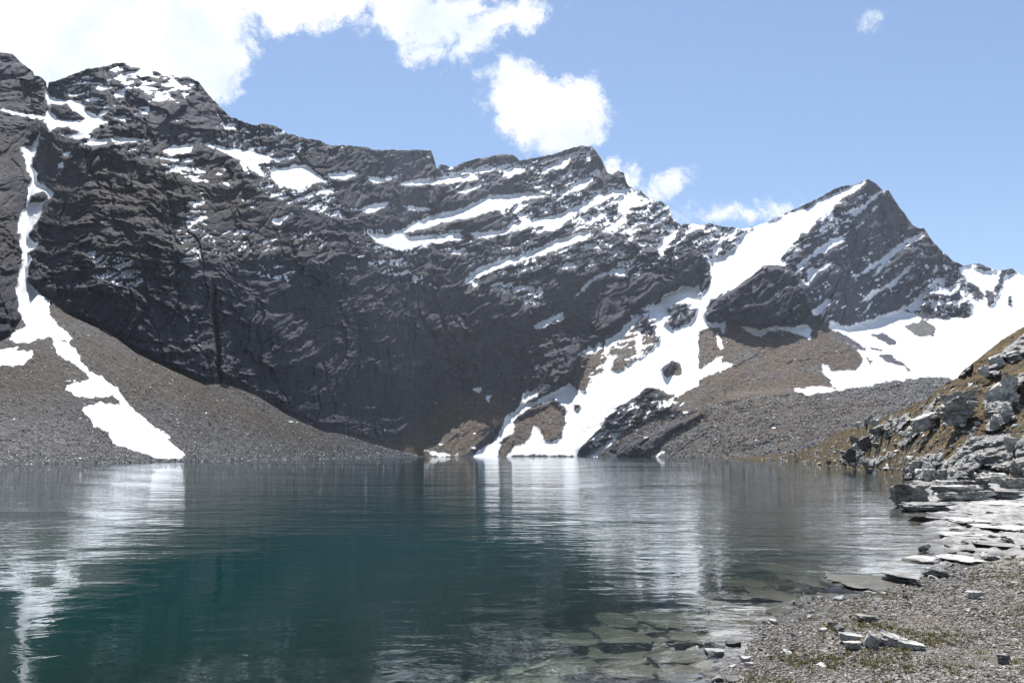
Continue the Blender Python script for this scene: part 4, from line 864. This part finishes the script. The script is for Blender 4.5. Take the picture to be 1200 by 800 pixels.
# boulder fields on the scree and on the moraine
def field(name, land, n, xr, base, crest, s0, s1, mat, seed, topbias=1.0, keep=None):
    r = np.random.RandomState(seed); x = xr[0]+(xr[1]-xr[0])*r.rand(n); yb_ = line(base, x); yc_ = line(crest, x); y = yb_+(yc_-yb_)*r.rand(n)**topbias
    k = samp(snow, x, y) < -1.0
    if keep is not None: k &= keep(x, y)
    x, y = x[k], y[k]; p = land.pos(x, y); s = s0*(s1/s0)**(r.rand(len(x))**3.2)*np.clip(p[:, 1]/300, .5, 3)
    return tag(many(name, p, s, mat, seed+1, .75), kind='stuff')
field('hillside_rubble', hil, 5200, (900, 1300), HIL_BASE, [(p[0], p[1]+3) for p in HIL_CREST], .18, 1.3, bits_mat('rubble_bits', (0.10, 0.098, 0.095), (0.60, 0.59, 0.57), .5), 27, 1.3, lambda x, y: fbm(x/12, y/7, 1, 3, .6, seed=121) > -.05)
M_bits = bits_mat('scree_blocks', (0.05, 0.047, 0.046), (0.36, 0.35, 0.345), .5)
M_bits2 = bits_mat('scree_blocks_pale', (0.05, 0.049, 0.05), (0.55, 0.55, 0.55), .42)
field('scree_blocks', tal, 52000, (-100, 490), TAL_BASE, TAL_CREST, .12, 0.8, M_bits2, 21, 2.8)
mort = [(690,533),(705,520),(760,492),(850,470),(870,466),(930,462),(985,458),(1050,447),(1090,442),(1125,442),(1310,446)]
field('moraine_blocks', val, 36000, (690, 1150), VAL_BASE, mort, .20, 1.1, M_bits, 23, 1.0, lambda x, y: samp(crag, x, y) < .4)
field('cone_blocks', val, 9000, (560, 1000), VAL_BASE, [(560,520),(600,490),(700,430),(800,400),(850,340),(960,350),(1000,400)], .2, .8, M_bits, 25, .8, lambda x, y: samp(cone, x, y) > .5)
# turf tufts on the beach
def tufts(name, spots, per, hgt, mat, seed):
    r = np.random.RandomState(seed); P_ = np.repeat(spots, per, 0); n = len(P_); t = r.rand(n)*6.28; rad = np.abs(r.normal(size=n))*.035
    b = P_+np.stack([np.cos(t)*rad, np.sin(t)*rad, np.zeros(n)], -1); h = hgt*(.4+.8*r.rand(n)); w = .0035+.002*r.rand(n); t2 = r.rand(n)*6.28
    sx = np.stack([np.cos(t2)*w, np.sin(t2)*w, np.zeros(n)], -1); ln = np.stack([r.normal(size=n)*.5*h, r.normal(size=n)*.5*h, h], -1)
    V = np.stack([b-sx, b+sx, b+ln+sx*.3, b+ln-sx*.3], 1); return mesh_from(name, V, np.arange(n*4).reshape(n, 4), {'tone': np.repeat(r.rand(n), 4)}, mat, False)
n = 5200; yy = 652+150*r.rand(n); xx = 860+360*r.rand(n); D = CAMH*F/(yy-HY)*.965; x = (xx-CX)/F*D
z, d, w = ground_z(x[None], D[None]); cl = fbm(x*.9, D*.9, 0, 5, .75, seed=111)+.12*r.normal(size=n); cl2 = cl+.5*(sdist(px('P', [(1140,668),(1165,655),(1215,650),(1215,672),(1150,680)]))[np.clip((Y1-yy).astype(int), 0, NY-1)*0, 0])*0
k = (d[0] > .2) & ((cl > .16) | ((yy < 678) & (xx > 1135)))
sp_ = np.stack([x[k], D[k], z[0][k]-.003], -1)
tag(tufts('grass', sp_, 18, .042, bits_mat('grass_blades', (0.10, 0.11, 0.03), (0.32, 0.25, 0.08), .6, .2), 5), kind='stuff')
print('objects', len(sc.objects), 'tufts', len(sp_))

# ------------------------------------------------------------------ the air
hm, g, out = material('haze_air'); v = g.node('ShaderNodeVolumePrincipled'); v.inputs['Color'].default_value = (0.78, 0.86, 1.0, 1); v.inputs['Density'].default_value = 0.00006
v.inputs['Anisotropy'].default_value = 0.45; g.l.new(v.outputs[0], out.inputs['Volume'])
bm = bmesh.new(); bmesh.ops.create_cube(bm, size=1.0); me = bpy.data.meshes.new('haze'); bm.to_mesh(me); bm.free(); me.materials.append(hm)
hz = bpy.data.objects.new('haze', me); sc.collection.objects.link(hz)
zs = [(o.matrix_basis @ Vector(c)).z for o in sc.objects if o.type == 'MESH' and o is not hz for c in o.bound_box]
z0, z1 = min(zs)-1.0, max(zs)+6.0; hz.scale = (6300, 6300, z1-z0); hz.location = (0, 0, (z0+z1)/2); tag(hz, kind='stuff'); print('air', z0, z1)
